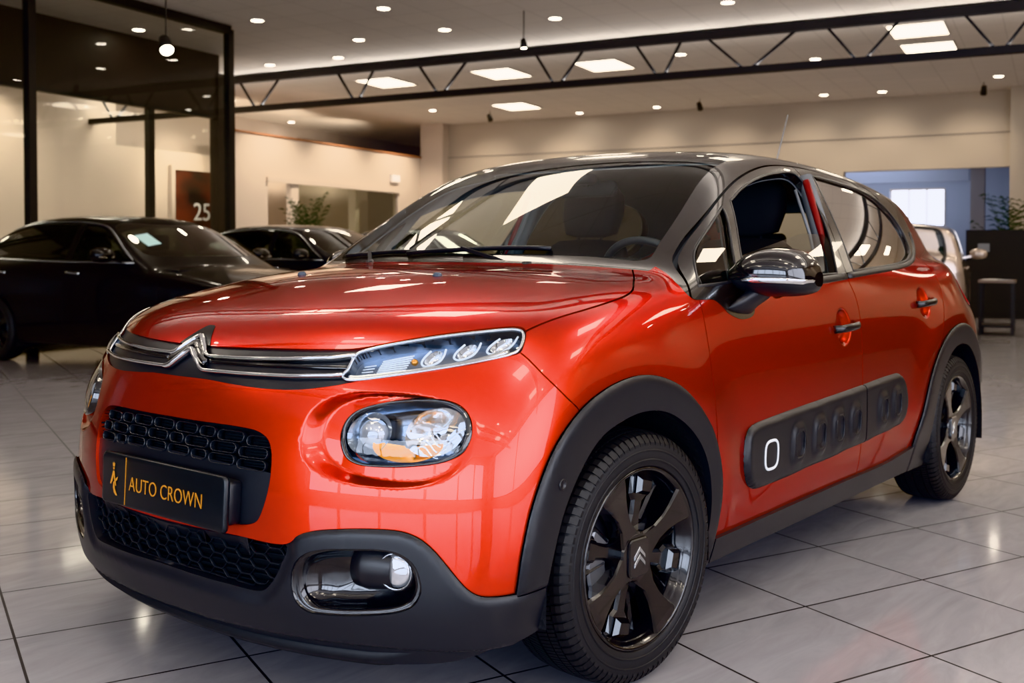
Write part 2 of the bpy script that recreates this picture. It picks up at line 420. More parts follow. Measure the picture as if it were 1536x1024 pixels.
def text_mesh(name,body,size,ext,offset,space,m,parent):
    t=bpy.data.curves.new(name,'FONT'); t.body=body; t.size=size; t.extrude=ext; t.offset=offset; t.space_character=space
    tmp=bpy.data.objects.new('tmp',t); COL.objects.link(tmp); bpy.context.view_layer.update()
    me=bpy.data.meshes.new_from_object(tmp.evaluated_get(bpy.context.evaluated_depsgraph_get())); bpy.data.objects.remove(tmp); me.name=name
    me.materials.clear(); me.materials.append(m); return new_obj(name,me,parent)
# ================================================================= MATERIALS
def paint_mat():
    m=mat('orange_red_paint',(.62,.035,.006),rough=.30,metal=.85,coat=1.0,coat_rough=.015)
    b=m.node_tree.nodes['Principled BSDF']
    b.inputs['Specular Tint'].default_value=(.55,.06,.03,1)
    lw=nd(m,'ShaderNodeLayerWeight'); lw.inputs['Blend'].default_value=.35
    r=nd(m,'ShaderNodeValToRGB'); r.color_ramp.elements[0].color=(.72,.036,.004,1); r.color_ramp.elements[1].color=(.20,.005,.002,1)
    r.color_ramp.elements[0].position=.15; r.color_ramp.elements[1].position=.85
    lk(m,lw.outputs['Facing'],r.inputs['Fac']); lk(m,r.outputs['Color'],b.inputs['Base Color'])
    return m
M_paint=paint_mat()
M_gloss=mat('gloss_black',(.006,.006,.007),rough=.12,coat=1.,coat_rough=.02)
M_roof=mat('black_roof_paint',(.012,.010,.009),rough=.22,coat=1.,coat_rough=.03)
M_trim=mat('satin_black_trim',(.020,.020,.022),rough=.34)
M_plas=mat('black_plastic',(.017,.018,.021),rough=.38); add_noise_bump(M_plas,900,.12,.0006)
M_mesh=mat('grille_plastic',(.022,.024,.028),rough=.30)
M_dark=mat('dark_void',(.004,.004,.005),rough=.8)
M_chrome=mat('chrome',(.86,.88,.90),rough=.07,metal=1.)
M_satin=mat('satin_chrome',(.62,.66,.70),rough=.22,metal=1.)
M_rub=mat('tyre_rubber',(.013,.013,.0135),rough=.55); add_noise_bump(M_rub,300,.2,.0008)
M_rim=mat('gloss_black_rim',(.005,.005,.006),rough=.2,coat=.8,coat_rough=.04)
M_disc=mat('brake_steel',(.28,.29,.31),rough=.4,metal=1.)
M_int=mat('dark_cabin',(.012,.012,.013),rough=.75)
M_cloth=mat('seat_cloth',(.012,.011,.012),rough=.85); add_noise_bump(M_cloth,400,.3,.001)
M_headl=mat('grey_headliner',(.16,.17,.18),rough=.8)
M_red_in=mat('red_pillar',(.20,.006,.006),rough=.4)
M_wsg=glassmat('windscreen_glass',(.82,.88,.86),refl=1.15)
M_sdg=glassmat('side_glass',(.74,.77,.74),refl=2.2)
M_rdg=glassmat('tinted_rear_glass',(.26,.26,.24),refl=13.)
M_lens=glassmat('lamp_lens',(.93,.95,.97),refl=1.2)
M_white=mat('white_mark',(.85,.87,.88),rough=.4)
M_gold=mat('gold_lettering',(.75,.33,.05),rough=.35,metal=.3)
M_plate=mat('plate_black',(.010,.012,.014),rough=.3)
M_liner=mat('arch_liner',(.012,.012,.013),rough=.85); add_noise_bump(M_liner,60,.8,.01)
M_led=mat('led_guide',(.80,.86,.92),rough=.18,emis=(.8,.9,1),es=.25)
M_amber=mat('amber_painted_glow',(.95,.42,.08),rough=.22,metal=.9,emis=(1,.4,.05),es=.12)  # amber and slight emission imitate a mirrored sunset; also used on the indicator bulb
M_bluechr=mat('blue_tinted_reflector',(.30,.36,.44),rough=.14,metal=1.)  # in the main lamp the blue stands in for the outdoors mirrored there

# ================================================================= OUTLINES (car coordinates, metres)
def half(fn): return fn
ARCH_OUT=smooth([(-.497,.344),(-.493,.44),(-.466,.543),(-.404,.648),(-.314,.72),(-.21,.761),(-.085,.781),(.018,.775),(.135,.739),(.228,.68),(.304,.605),(.350,.514),(.375,.405),(.383,.285),(.383,.10),(-.35,.10),(-.405,.345)],n=5,sharp=(0,13,14,15,16))
ARCH_IN=smooth([(-.412,.30),(-.405,.40),(-.375,.50),(-.31,.59),(-.235,.652),(-.144,.681),(-.049,.693),(.051,.683),(.142,.647),(.222,.59),(.273,.525),(.305,.435),(.318,.345),(.318,.05),(-.412,.05)],n=5,sharp=(0,13,14))
RARCH_OUT=smooth([(1.985,.28),(1.995,.36),(2.045,.47),(2.13,.60),(2.276,.712),(2.426,.764),(2.56,.775),(2.70,.745),(2.82,.67),(2.91,.57),(2.95,.45),(2.955,.36),(2.955,.10),(1.985,.10)],n=5,sharp=(0,11,12,13))
RARCH_IN=smooth([(2.165,.05),(2.165,.34),(2.19,.46),(2.26,.575),(2.378,.660),(2.50,.688),(2.636,.671),(2.75,.61),(2.84,.52),(2.885,.42),(2.90,.34),(2.90,.05)],n=5,sharp=(0,1,10,11))
LOWLINE=smooth([(-.02,.440),(.137,.442),(.27,.443),(.405,.438),(.428,.447),(.446,.463),(.475,.474),(.517,.482),(.605,.490),(.667,.488),(.700,.475),(.726,.452),(.752,.417),(.773,.385),(.789,.364),(.805,.353),(.824,.350),(.845,.349),(.95,.349)],closed=False,n=4)
STRIP=smooth([(0,.855),(-.05,.8545),(-.25,.8585),(-.42,.8625),(-.48,.866),(-.60,.893),(-.663,.904),(-.724,.9125),(-.742,.912),(-.760,.903),(-.777,.880),(-.784,.858),(-.779,.853),(-.724,.835),(-.636,.816),(-.571,.804),(-.51,.794),(-.47,.785),(-.395,.774),(-.308,.771),(-.205,.775),(-.11,.780),(0,.780)],closed=False,n=4)
STRIP=np.concatenate([STRIP,(STRIP*[-1,1])[::-1]])
NOTCH=np.array([(.052,.852),(.026,.876),(.002,.8985),(-.014,.8985),(-.024,.891),(-.056,.862),(-.066,.852)])
DRL=smooth([(-.488,.851),(-.505,.861),(-.60,.885),(-.682,.8985),(-.738,.905),(-.755,.901),(-.768,.889),(-.778,.868),(-.776,.857),(-.724,.8385),(-.636,.819),(-.571,.807),(-.512,.7985),(-.493,.7995),(-.482,.807),(-.488,.820)],n=4)
UPGR=smooth([(0,.686),(-.08,.6855),(-.26,.684),(-.315,.678),(-.345,.663),(-.360,.637),(-.366,.592),(-.363,.552),(-.352,.511),(-.337,.482),(-.315,.472),(-.265,.4665),(0,.4655)],closed=False,n=4)
UPGR=np.concatenate([UPGR,(UPGR*[-1,1])[::-1]])
LOWGR=smooth([(0,.4365),(-.265,.440),(-.417,.436),(-.404,.396),(-.384,.360),(-.362,.335),(-.344,.326),(-.25,.327),(0,.333)],closed=False,n=5)
LOWGR=np.concatenate([LOWGR,(LOWGR*[-1,1])[::-1]])
FOG=smooth([(-.432,.369),(-.441,.402),(-.463,.425),(-.502,.440),(-.562,.447),(-.636,.450),(-.668,.443),(-.692,.423),(-.704,.392),(-.705,.361),(-.690,.333),(-.660,.317),(-.579,.303),(-.51,.298),(-.461,.301),(-.438,.323)],n=5)
LAMP=smooth([(-.516,.676),(-.517,.709),(-.530,.731),(-.562,.748),(-.610,.759),(-.670,.764),(-.707,.761),(-.737,.748),(-.757,.726),(-.767,.700),(-.768,.675),(-.759,.652),(-.733,.635),(-.675,.624),(-.614,.620),(-.565,.623),(-.536,.637)],n=4)
HOODFEND=smooth([(-.40,.752),(-.36,.760),(-.249,.775),(-.134,.784),(-.002,.784),(.045,.778),(.085,.766),(.125,.742),(.203,.694),(.256,.656),(.33,.60)],closed=False,n=5)   # plan X,|Y|
BUMPFEND=smooth([(-.43,.90),(-.406,.858),(-.386,.81),(-.341,.757),(-.306,.727),(-.28,.69)],closed=False,n=4)
FENDDOOR=smooth([(.338,1.05),(.336,.951),(.333,.891),(.332,.80),(.333,.72),(.336,.642),(.348,.512),(.372,.36),(.385,.25)],closed=False,n=4)
UPPER=smooth([(-.6,1.6),(.30,1.06),(.319,1.044),(.300,1.020),(.284,1.000),(.287,.971),(.308,.954),(.338,.951),(.411,.948),(.430,.940),(.446,.930),(.470,.912),(.488,.903),(.54,.889),(.60,.890),(.632,.902),(.646,.930),(.662,.953),(.742,.958),(1.212,.982),(1.395,.990),(1.691,1.003),(2.006,1.016),(2.18,1.029),(2.36,1.056),(2.50,1.095),(2.60,1.161),(2.635,1.23),(2.64,1.285),(2.72,1.30),(3.0,1.30),(3.4,1.30)],closed=False,n=4,sharp=(2,))
QGLASS=smooth([(.44,1.082),(.515,1.128),(.60,1.174),(.694,1.222),(.690,1.195),(.635,1.10),(.588,1.000),(.470,.992),(.358,.988),(.392,1.033)],n=3,sharp=(3,6,8))
FGLASS=smooth([(.764,1.243),(.877,1.284),(1.053,1.330),(1.24,1.360),(1.42,1.368),(1.440,1.345),(1.435,1.245),(1.405,1.148),(1.362,1.065),(1.325,1.008),(1.10,1.003),(.90,.998),(.632,.992),(.675,1.09),(.735,1.19)],n=4,sharp=(0,9,12))
RGLASS=smooth([(1.585,1.372),(1.82,1.357),(2.12,1.330),(2.265,1.292),(2.36,1.234),(2.40,1.165),(2.37,1.095),(2.25,1.058),(2.06,1.038),(1.48,1.014),(1.498,1.090),(1.522,1.216),(1.55,1.31)],n=4,sharp=(0,9))
WSCREEN=smooth([(.775,0),(.793,.142),(.838,.315),(.93,.43),(1.035,.512),(1.045,.540),(.98,.562),(.731,.600),(.536,.632),(.42,.645),(.335,.650),(.285,.50),(.235,.30),(.205,.12),(.20,0)],closed=False,n=4,sharp=(5,))
WSCREEN=np.concatenate([WSCREEN,(WSCREEN*[1,-1])[::-1]])
AIRB=smooth([(.522,.530),(.535,.560),(.567,.577),(.651,.585),(1.413,.613),(1.706,.624),(1.80,.620),(1.848,.585),(1.872,.530),(1.872,.490),(1.850,.448),(1.80,.426),(1.72,.419),(1.313,.402),(.667,.385),(.595,.388),(.545,.412),(.520,.46)],n=4)
DOORSPLIT=smooth([(1.475,1.5),(1.45,1.2),(1.405,.99),(1.428,.934),(1.440,.879),(1.437,.764),(1.434,.615),(1.436,.463),(1.436,.28)],closed=False,n=4)
RDOOR=smooth([(2.42,1.08),(2.392,.99),(2.372,.905),(2.335,.828),(2.282,.754),(2.24,.70)],closed=False,n=4)
SILLZ=Spl([-2,.3,.416,.9,1.418,1.79,2.006,4],[.286,.286,.286,.29,.292,.298,.318,.34])
TAIL=smooth([(2.80,.975),(2.88,.985),(3.2,.99),(3.2,.83),(2.98,.825),(2.90,.85),(2.83,.91)],n=3)

# dents: handle cups and the scoop round the main lamps
def dents(X,y,z):
    d=0
    for hx,hz in ((1.285,.826),(2.135,.878)):
        e=((X-hx)/.066)**2+((z-hz)/.066)**2; d=d+.024*(1-sstep(e,.15,1.05))*(y>.5)
    yy=y-.603; e=(np.abs(yy)/.176)**2.5+(np.abs(z-.676+.05*yy)/.099)**2.5
    S=1-sstep(e,.66,1.05); d=d+.040*S*np.clip((.80-y)/.30,.12,1)*(X<-.2)
    return d
def car_F(X,Y,z): return body_F(X,Y,z)+dents(X,np.abs(Y),z)

HB=.0065
ROOT=empty('hatchback_car',(1.2,0,0),'orange-red five-door hatchback with black roof and side bumps, nearest car','car')
base=near_half()
fld=lambda a,b,Q:(lambda V:poly_sdf(np.stack([a(V),b(V)],1),Q,.5))
X_=lambda V:V[:,0];Y_=lambda V:V[:,1];Z_=lambda V:V[:,2];AY=lambda V:np.abs(V[:,1])
# all cuts are made on the near half, then mirrored; features are (X,z), (-|Y|,z) or (X,|Y|) outlines
H=base
zb=lambda X:np.interp(X,[-.9,-.66,-.58,-.47,-.40,-.3,.3,2.2,3.0,3.3],[.168,.172,.195,.238,.25,.215,.215,.215,.26,.26])
_,H=cut(H,lambda V:V[:,2]-zb(V[:,0]))
def side_only(f,thr=.5): return lambda V:np.maximum(f(V),thr-np.abs(V[:,1]))
_,H=cut(H,side_only(fld(X_,Z_,ARCH_IN))); _,H=cut(H,side_only(fld(X_,Z_,RARCH_IN)))
clad_f,H=cut(H,side_only(fld(X_,Z_,ARCH_OUT))); clad_r,H=cut(H,side_only(fld(X_,Z_,RARCH_OUT)))
# black lower front bumper
def f_low(V):
    f=line_sdf(np.stack([np.abs(V[:,1]),V[:,2]],1),LOWLINE); return np.maximum(f,V[:,0]+.30)
low_f,H=cut(H,f_low)
# sills and rear lower bumper
sill,H=cut(H,lambda V:np.maximum(V[:,2]-SILLZ(V[:,0]),np.maximum(.2-V[:,0],V[:,0]-2.3)))
low_r,H=cut(H,lambda V:np.maximum(V[:,2]-.46,2.6-V[:,0]))
# black upper body
def f_up(V):
    a=-line_sdf(V[:,[0,2]],UPPER)
    X,Y,z=V.T; y=np.abs(Y)
    dz=z-1.0; wind=(-(X-.13-.36*y*y-.10*(dz-.2)**2)*math.sin(WS)+(z-1.03)*math.cos(WS))
    top=z-(sZc(X)-.048*(y/.8)**2.8-.035*(y/.8)**2*sstep(X,.3,-.5))
    b=np.maximum(wind-top-.004,np.maximum(y-.69,X-2.0))
    return np.minimum(a,b)
upper,H=cut(H,f_up)
strip,H=cut(H,lambda V:np.maximum(fld(Y_,Z_,STRIP)(V),V[:,0]+.25))
notch,H=cut(H,lambda V:np.maximum(fld(Y_,Z_,NOTCH)(V),V[:,0]+.5))
drl,strip=cut(strip,fld(Y_,Z_,DRL))
zmid=Spl([0,.2,.4,.6,.75,.9],[.815,.815,.82,.855,.885,.885])
def f_hood(V):
    p=V[:,[0]].copy(); pl=line_sdf(np.stack([V[:,0],np.abs(V[:,1])],1),HOODFEND)   # left of travel = larger |Y|
    return np.maximum(pl,zmid(np.abs(V[:,1]))-V[:,2])
hood,H=gap(H,f_hood,.005)
bump,H=gap(H,lambda V:line_sdf(V[:,[0,2]],BUMPFEND),.0035)
fend,H=gap(H,lambda V:line_sdf(V[:,[0,2]],FENDDOOR),.004)
door1,H=gap(H,lambda V:line_sdf(V[:,[0,2]],DOORSPLIT),.0045)
door2,quart=gap(H,lambda V:line_sdf(V[:,[0,2]],RDOOR),.004)
if door2.V[:,0].mean()>quart.V[:,0].mean(): door2,quart=quart,door2
tail,quart=cut(quart,side_only(fld(X_,Z_,TAIL),.45))
fogp,low_f=cut(low_f,fld(Y_,Z_,FOG)); lgr,low_f=cut(low_f,lambda V:np.maximum(fld(Y_,Z_,LOWGR)(V),V[:,0]+.5)); _,bump2=cut(bump,lambda V:np.maximum(fld(Y_,Z_,UPGR)(V),V[:,0]+.5))
lampp,bump2=cut(bump2,lambda V:np.maximum(fld(Y_,Z_,LAMP)(V),V[:,0]+.3))
def glass_F(X,Y,z):
    dz=z-1.0; return (np.abs(Y)-(sWg(X)-.36*dz-.475*dz*dz-.003))*.9
ws,upper=cut(upper,lambda V:np.maximum(fld(X_,Y_,WSCREEN)(V),V[:,0]-1.3))
for_rg=lambda V:np.maximum(poly_sdf(V[:,[1,2]],np.array([(-.52,1.08),(.52,1.08),(.46,1.30),(-.46,1.30)]),.5),2.8-V[:,0])
qg,upper=cut(upper,side_only(fld(X_,Z_,QGLASS),.3)); fg,upper=cut(upper,side_only(fld(X_,Z_,FGLASS),.3)); rg,upper=cut(upper,side_only(fld(X_,Z_,RGLASS),.3))
backg,quart=cut(quart,for_rg); backg2,upper=cut(upper,for_rg)
# split upper body: door frames / pillars and roof
ROOFLINE=smooth([(-.5,1.2),(.28,1.03),(.31,1.0)],closed=False,n=2)
FRAME=smooth([(.30,.962),(.345,1.035),(.44,1.105),(.60,1.195),(.74,1.262),(.877,1.312),(1.053,1.357),(1.24,1.388),(1.45,1.400),(1.65,1.396),(1.90,1.380),(2.14,1.355),(2.30,1.318),(2.43,1.25),(2.50,1.16),(2.50,1.095),(2.50,.8),(.30,.8)],n=4,sharp=(0,15,16,17))
frame,roofp=gap(upper,side_only(fld(X_,Z_,FRAME),.45),.006)
DF=lambda V:line_sdf(V[:,[0,2]],DOORSPLIT)
frame1,frame2=gap(frame,DF,.005)

def both(name,pc,m,parents,**k):
    """near and far copies of a side panel"""
    a=skin(name,pc,m,parents[0],**k); kk=dict(k)
    b=skin(name,mirror(pc),m,parents[1],**kk); return a,b
def whole(pc): return join(pc,mirror(pc))
R2=(ROOT,ROOT)
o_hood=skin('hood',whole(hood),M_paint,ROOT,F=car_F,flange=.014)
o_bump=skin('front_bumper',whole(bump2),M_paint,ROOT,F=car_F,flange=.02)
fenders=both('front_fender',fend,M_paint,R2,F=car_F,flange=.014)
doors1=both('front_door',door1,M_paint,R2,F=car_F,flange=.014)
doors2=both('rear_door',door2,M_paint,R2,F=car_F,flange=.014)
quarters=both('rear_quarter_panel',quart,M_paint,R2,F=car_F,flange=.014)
both('tail_lamp',tail,mat('tail_lamp_red',(.45,.01,.01),rough=.08,coat=1),R2,flange=.01,off=.003)
o_roof=skin('roof',whole(roofp),M_roof,ROOT,flange=.025)
def edge_off(outl,a,b,t,r,thr=None):
    def f(V):
        d=-poly_sdf(np.stack([a(V),b(V)],1),outl,.3); q=np.clip(d/r,0,1); return t*(.45+.55*np.sqrt(np.clip(1-(1-q)**2,0,1)))
    return f
# wheel arch cladding, thick with a rounded outer edge
def clad(name,pc,outl,parents):
    for s,p in ((1,parents[0]),(-1,parents[1])):
        q=pc if s==1 else mirror(pc)
        o=skin(name,q,M_trim if False else M_plas,p,off=edge_off(outl,X_,Z_,.014,.02)(q.V),flange=.05,reproj=False)
        yield o
cl=list(clad('wheel_arch_cladding',clad_f,ARCH_OUT,fenders)); list(clad('wheel_arch_cladding',clad_r,RARCH_OUT,quarters))
both('sill_moulding',sill,M_plas,R2,off=.012,flange=.06)
skin('rear_bumper',whole(low_r),M_plas,ROOT,off=.01,flange=.03)
lw=whole(low_f)
def lowoff(V):
    d=np.abs(line_sdf(np.stack([np.abs(V[:,1]),V[:,2]],1),LOWLINE)); q=np.clip(d/.022,0,1); o=.013*(.4+.6*np.sqrt(1-(1-q)**2))
    # dish the frame of the lower intake, crease and tuck of the chin
    g=poly_sdf(np.stack([V[:,1],V[:,2]],1),LOWGR,.3); o=o-.010*(1-sstep(g,0,.035))*(np.abs(V[:,1])<.5)
    zz=V[:,2]; o=o-.022*sstep(-zz,-.236,-.222)
    return o
lower_bumper=skin('lower_bumper',lw,M_plas,o_bump,off=lowoff(lw.V),flange=.045,reproj=False)
if bpy.app.debug_value==0: pass
# centre strip under the hood
o_strip=skin('badge_panel',whole(strip),M_trim,ROOT,off=-.006,flange=.02)
skin('badge_peak',whole(notch),mat('badge_black',(.005,.005,.006),rough=.22,spec=.3,coat=.5),o_strip,off=.0015,flange=.02)
# glazing
o_ws=skin('windshield',whole(ws),M_wsg,ROOT,flange=0)
WIN=fld(X_,Z_,np.array(WSCREEN))
for pc,par,nm in ((qg,doors1,'quarter_glass'),):
    both(nm,pc,M_sdg,par,flange=0,off=-.006,F=glass_F)
glow,_=cut(fg,lambda V:V[:,2]-(1.100+.045*np.clip((V[:,0]-.85)/.3,-1,1.2)))
skin('door_glass',glow,M_sdg,doors1[0],flange=0,off=-.014,F=glass_F); skin('door_glass',mirror(fg),M_sdg,doors1[1],flange=0,off=-.006,F=glass_F)
both('door_glass',rg,M_rdg,doors2,flange=0,off=-.006,F=glass_F)
skin('rear_window',join(whole(backg),whole(backg2)),M_sdg,ROOT,flange=0,off=-.004)
both('window_frame',frame1,M_roof,doors1,flange=.03,off=.002); both('window_frame',frame2,M_roof,doors2,flange=.03,off=.002)
# inner lining of the greenhouse
lin=whole(upper); skin('cabin_lining',lin,M_headl,ROOT,off=-.032,flange=.004)
# glass surrounds (thin rubber lines) and the grey waist trim
def loop3(Q,s=-1): return on_side(Q,s)
for s,dd,ddr in ((-1,doors1[0],doors2[0]),(1,doors1[1],doors2[1])):
    mb=MB()
    for Q in (QGLASS,FGLASS):
        P=loop3(Q,s); ribbon(mb,P,nrm(P),.010,.004,closed=True)
    mb.build('window_seal',M_trim,dd)
    mb=MB(); P=loop3(RGLASS,s); ribbon(mb,P,nrm(P),.012,.004,closed=True); mb.build('window_seal',M_trim,ddr)
    mb=MB(); Q=np.array([(x,np.interp(x,[.65,1.212,1.395],[.963,.990,.998])) for x in np.linspace(.66,1.395,20)]); P=loop3(Q,s); ribbon(mb,P,nrm(P),.026,.007); mb.build('waist_moulding',M_trim,dd)
    mb=MB(); Q=smooth([(1.41,.998),(1.691,1.011),(2.006,1.024),(2.18,1.037),(2.36,1.064),(2.49,1.105),(2.565,1.165)],closed=False,n=5); P=loop3(Q,s); ribbon(mb,P,nrm(P),.022,.007); mb.build('waist_moulding',M_trim,ddr)

# ================================================================= FRONT DETAIL
def chev(pts,lift,w,h,name,parent,m=M_chrome):
    Q=[]
    P=[np.array(p) for p in pts]
    for a,b in zip(P[:-1],P[1:]):
        n=max(2,int(np.linalg.norm(b-a)/.012)); Q+=[a+(b-a)*i/n for i in range(n)]
    Q.append(P[-1]); Q=np.array(Q); S=on_front(Q); mb=MB(); ww=w*(1+.55*(1-sstep(np.abs(Q[:,0]),.045,.075))); ribbon(mb,S,nrm(S),ww,h,lift=lift); return mb.build(name,m,parent)
up=[(-.49,.8475),(-.44,.841),(-.326,.8345),(-.188,.8305),(-.092,.8300),(-.076,.8335),(-.014,.8705),(-.001,.8705),(.050,.8335),(.064,.8300),(.188,.8305),(.326,.8345),(.44,.841),(.49,.8475)]
dn=[(-.485,.8065),(-.462,.804),(-.366,.7995),(-.216,.7985),(-.094,.7985),(-.079,.803),(-.015,.8400),(-.001,.8400),(.047,.803),(.061,.7985),(.216,.7985),(.366,.7995),(.462,.804),(.485,.8065)]
chev(up,.002,.0095,.010,'chrome_chevron_bar',o_strip); chev(dn,.004,.0095,.010,'chrome_chevron_bar',o_strip)
# gloss block behind the chevrons
chev([(-.088,.816),(-.074,.820),(-.014,.855),(-.001,.855),(.046,.820),(.060,.816)],.001,.020,.009,'gloss_chevron_back',o_strip,M_gloss)
chev([(-.49,.826),(-.2,.824),(-.08,.823)],-.004,.012,.004,'dark_slat',o_strip,M_gloss); chev([(.49,.826),(.2,.824),(.08,.823)],-.004,.012,.004,'dark_slat',o_strip,M_gloss)
# slim upper lamps
def at_front(yz,off=0.,F=None):
    P=on_front(yz,F); return P+nrm(P,F)*off
for s in (1,-1):
    D=DRL*[s,1]; pc=drl if s==1 else mirror(drl)
    oD=skin('running_lamp',pc,mat('lamp_back',(.26,.30,.36),rough=.28,metal=.9),o_strip,off=-.0395,flange=0)
    mb=MB(); P=at_front(D); ribbon(mb,P,nrm(P),.007,.004,closed=True,lift=.001); 
    # white lower blade widens under the lamp
    Q=np.array([(-.497,.804),(-.515,.8035),(-.571,.811),(-.636,.8225),(-.724,.8425),(-.765,.861)])*[s,1]; Q=smooth(Q,closed=False,n=5); P=at_front(Q); ribbon(mb,P,nrm(P),.011,.003,lift=.0)
    mb.build('chrome_lamp_frame',M_satin,oD)
    mb=MB()
    E=np.concatenate([pc.T[:,[0,1]]]); 
    # bucket walls
    P=at_front(D,0);Nn=nrm(P);Pi=P-Nn*.04; V=np.concatenate([P,Pi]);n=len(P); mb.add(V,[(i,(i+1)%n,n+(i+1)%n,n+i) for i in range(n)]); mb.build('lamp_housing',M_bluechr,oD)
    for k,(cy,cz,tl) in enumerate(((-.640,.853,.10),(-.692,.867,.10),(-.742,.8795,.10))):
        # bowl plus U-shaped light guide
        U=[(cy+.013,cz+.014),(cy+.017,cz-.004),(cy+.014,cz-.014),(cy+.004,cz-.019),(cy-.008,cz-.015),(cy-.016,cz-.008),(cy-.017,cz+.004),(cy-.012,cz+.018)]
        U=smooth(np.array(U)*[s,1],closed=False,n=4); P=at_front(U,-.010); mb=MB(); mb.tube(P,.0026,6); g=mb.build('light_guide',M_led,oD)
        mb=MB(); c=at_front([(s*cy,cz)],-.026)[0]; nn=nrm([c])[0]
        R=[]; 
        for j,(rr,hh) in enumerate(((.002,-.008),(.008,-.006),(.012,0),(.0145,.008))):
            R.append([at_front([(s*cy+rr*math.cos(t),cz+rr*1.1*math.sin(t))],-.026+hh+.006)[0] for t in np.linspace(0,2*math.pi,17)])
        sheet(mb,R); mb.build('reflector_bowl',M_chrome,oD)
    # inner end: ribbed indicator block with an amber bulb
    mb=MB()
    for j in range(7):
        Q=np.array([(-.545,.820+j*.0042),(-.60,.828+j*.0052)])*[s,1]; mb.tube(at_front(smooth(Q,closed=False,n=3),-.014),.0017,5)
    for j in range(4):
        Q=np.array([(-.512,.815+j*.006),(-.535,.817+j*.0068)])*[s,1]; mb.tube(at_front(Q,-.016),.0012,5)
    mb.build('indicator_ribs',M_led,oD)
    mb=MB(); c=at_front([(s*-.607,.847)],-.018)[0]; mb.lathe([(0,-.008),(.006,-.006),(.0085,0),(.006,.006),(0,.008)],14,'x',center=c); mb.build('amber_bulb',M_amber,oD)
    skin('lamp_lens',pc,M_lens,oD,off=.001,flange=0)
# main lamps
yc,zc=-.642,.692
for s in (1,-1):
    L=LAMP*[s,1]; pc=lampp if s==1 else mirror(lampp)
    c=np.array([yc*s,zc])
    def sc(k): return (L-c)*k+c
    P0=at_front(sc(1.0),-.004); P1=at_front(sc(.90),-.006); mb=MB()
    oL=None
    # black rim: wall sunk into the scoop
    Pd=at_front(sc(1.015),-.045); Pm=at_front(sc(1.0),-.004); Pr=at_front(sc(.97),-.001); Pq=at_front(sc(.925),-.004); Pz=at_front(sc(.92),-.03)
    sheet(mb,[list(np.vstack([p,p[:1]])) for p in (Pd,Pm,Pr,Pq,Pz)]); oL=mb.build('main_headlamp',M_gloss,o_bump)
    mb=MB(); Pb=at_front(sc(.93),-.012)
    ring=[at_front(sc(k),-d) for k,d in ((.93,.012),(.86,.045),(.6,.062),(.3,.068),(.02,.07))]
    sheet(mb,[list(np.vstack([p,p[:1]])) for p in ring]); mb.build('lamp_housing',M_bluechr,oL)
    # outer reflector bowl (high beam), amber lower part imitating a mirrored sunset and projector lens
    def bowl(cy,cz,r,depth,d0,a0=0,a1=2*math.pi,m=M_chrome,nm='reflector_bowl',sy=1.,sz=1.):
        mb=MB(); R=[]
        for q in np.linspace(.12,1,7):
            R.append([at_front([(s*(cy+r*sy*q*math.cos(t)),cz+r*sz*q*math.sin(t))],-d0-depth*(1-q*q))[0] for t in np.linspace(a0,a1,25)])
        sheet(mb,R); return mb.build(nm,m,oL)
    bowl(-.700,.697,.052,.040,.012,nm='reflector_bowl',m=M_chrome,sy=1.05)
    bowl(-.655,.668,.040,.020,.010,math.radians(170),math.radians(370),M_amber,'amber_painted_glow',sy=1.7,sz=.9)
    mb=MB()
    for q in range(4):
        pts=[at_front([(s*(-.668-.012*q-t*.05),.655+.012*q+.012*math.sin(t*5+q))],-.014)[0] for t in np.linspace(0,1,14)]
        mb.tube(pts,.0018,6)
    mb.build('reflector_steps',M_chrome,oL)
    bowl(-.572,.690,.046,.030,.014,m=M_bluechr,nm='projector_shroud')
    mb=MB(); cP=at_front([(s*-.577,.690)],-.026)[0]; nn=Vector(nrm([cP+0.])[0]).normalized(); nn=Vector((-.96,-.25*s,0)).normalized()
    mb.lathe([(.034,-.012),(.034,0),(.031,.008),(.024,.016),(.013,.021),(.0,.023)],28,'z')
    q=Vector((0,0,1)).rotation_difference(nn).to_matrix().to_4x4(); mb.xf(Matrix.Translation(cP)@q); mb.build('projector_lens',mat('projector_glass',(.55,.57,.60),rough=.04,metal=.55,coat=1),oL)
    # domed clear cover
    f=poly_sdf(pc.V[:,[1,2]],L,.3); dome=.010*np.sqrt(np.clip(-f/.05,0,1))
    pc2=Piece(project(pc.V,body_F,5),pc.T); skin('lamp_cover',pc2,M_lens,oL,off=dome-.003,flange=0)
# upper intake: recessed plate zone, capsule mesh
def front_patch(poly,off,name,m,parent,h=.01,rim=None):
    """sheet filling an outline (Y,z) at an offset from the bumper surface"""
    ys=np.arange(poly[:,0].min()-h,poly[:,0].max()+2*h,h); zs=np.arange(poly[:,1].min()-h,poly[:,1].max()+2*h,h)
    Yg,Zg=np.meshgrid(ys,zs,indexing='ij'); P=at_front(np.stack([Yg.ravel(),Zg.ravel()],1),0); 
    n,mz=Yg.shape; idx=np.arange(n*mz).reshape(n,mz); q=np.stack([idx[:-1,:-1],idx[:-1,1:],idx[1:,1:],idx[1:,:-1]],-1).reshape(-1,4)
    T=np.concatenate([q[:,[0,1,2]],q[:,[0,2,3]]]); pc=Piece(P,T); neg,_=cut(pc,lambda V:poly_sdf(V[:,[1,2]],poly,.3))
    return neg
fl=front_patch(UPGR,0,'x',M_dark,None); 
pzone,gzone=cut(fl,lambda V:V[:,2]-(.607-.13*V[:,1]**2))
oG=skin('upper_grille',gzone,M_dark,o_bump,off=-.040,flange=0)
wall=MB(); P=at_front(UPGR,-.001); Pi=at_front(UPGR,-.045); sheet(wall,[list(np.vstack([P,P[:1]])),list(np.vstack([Pi,Pi[:1]]))]); wall.build('grille_wall',M_plas,oG)
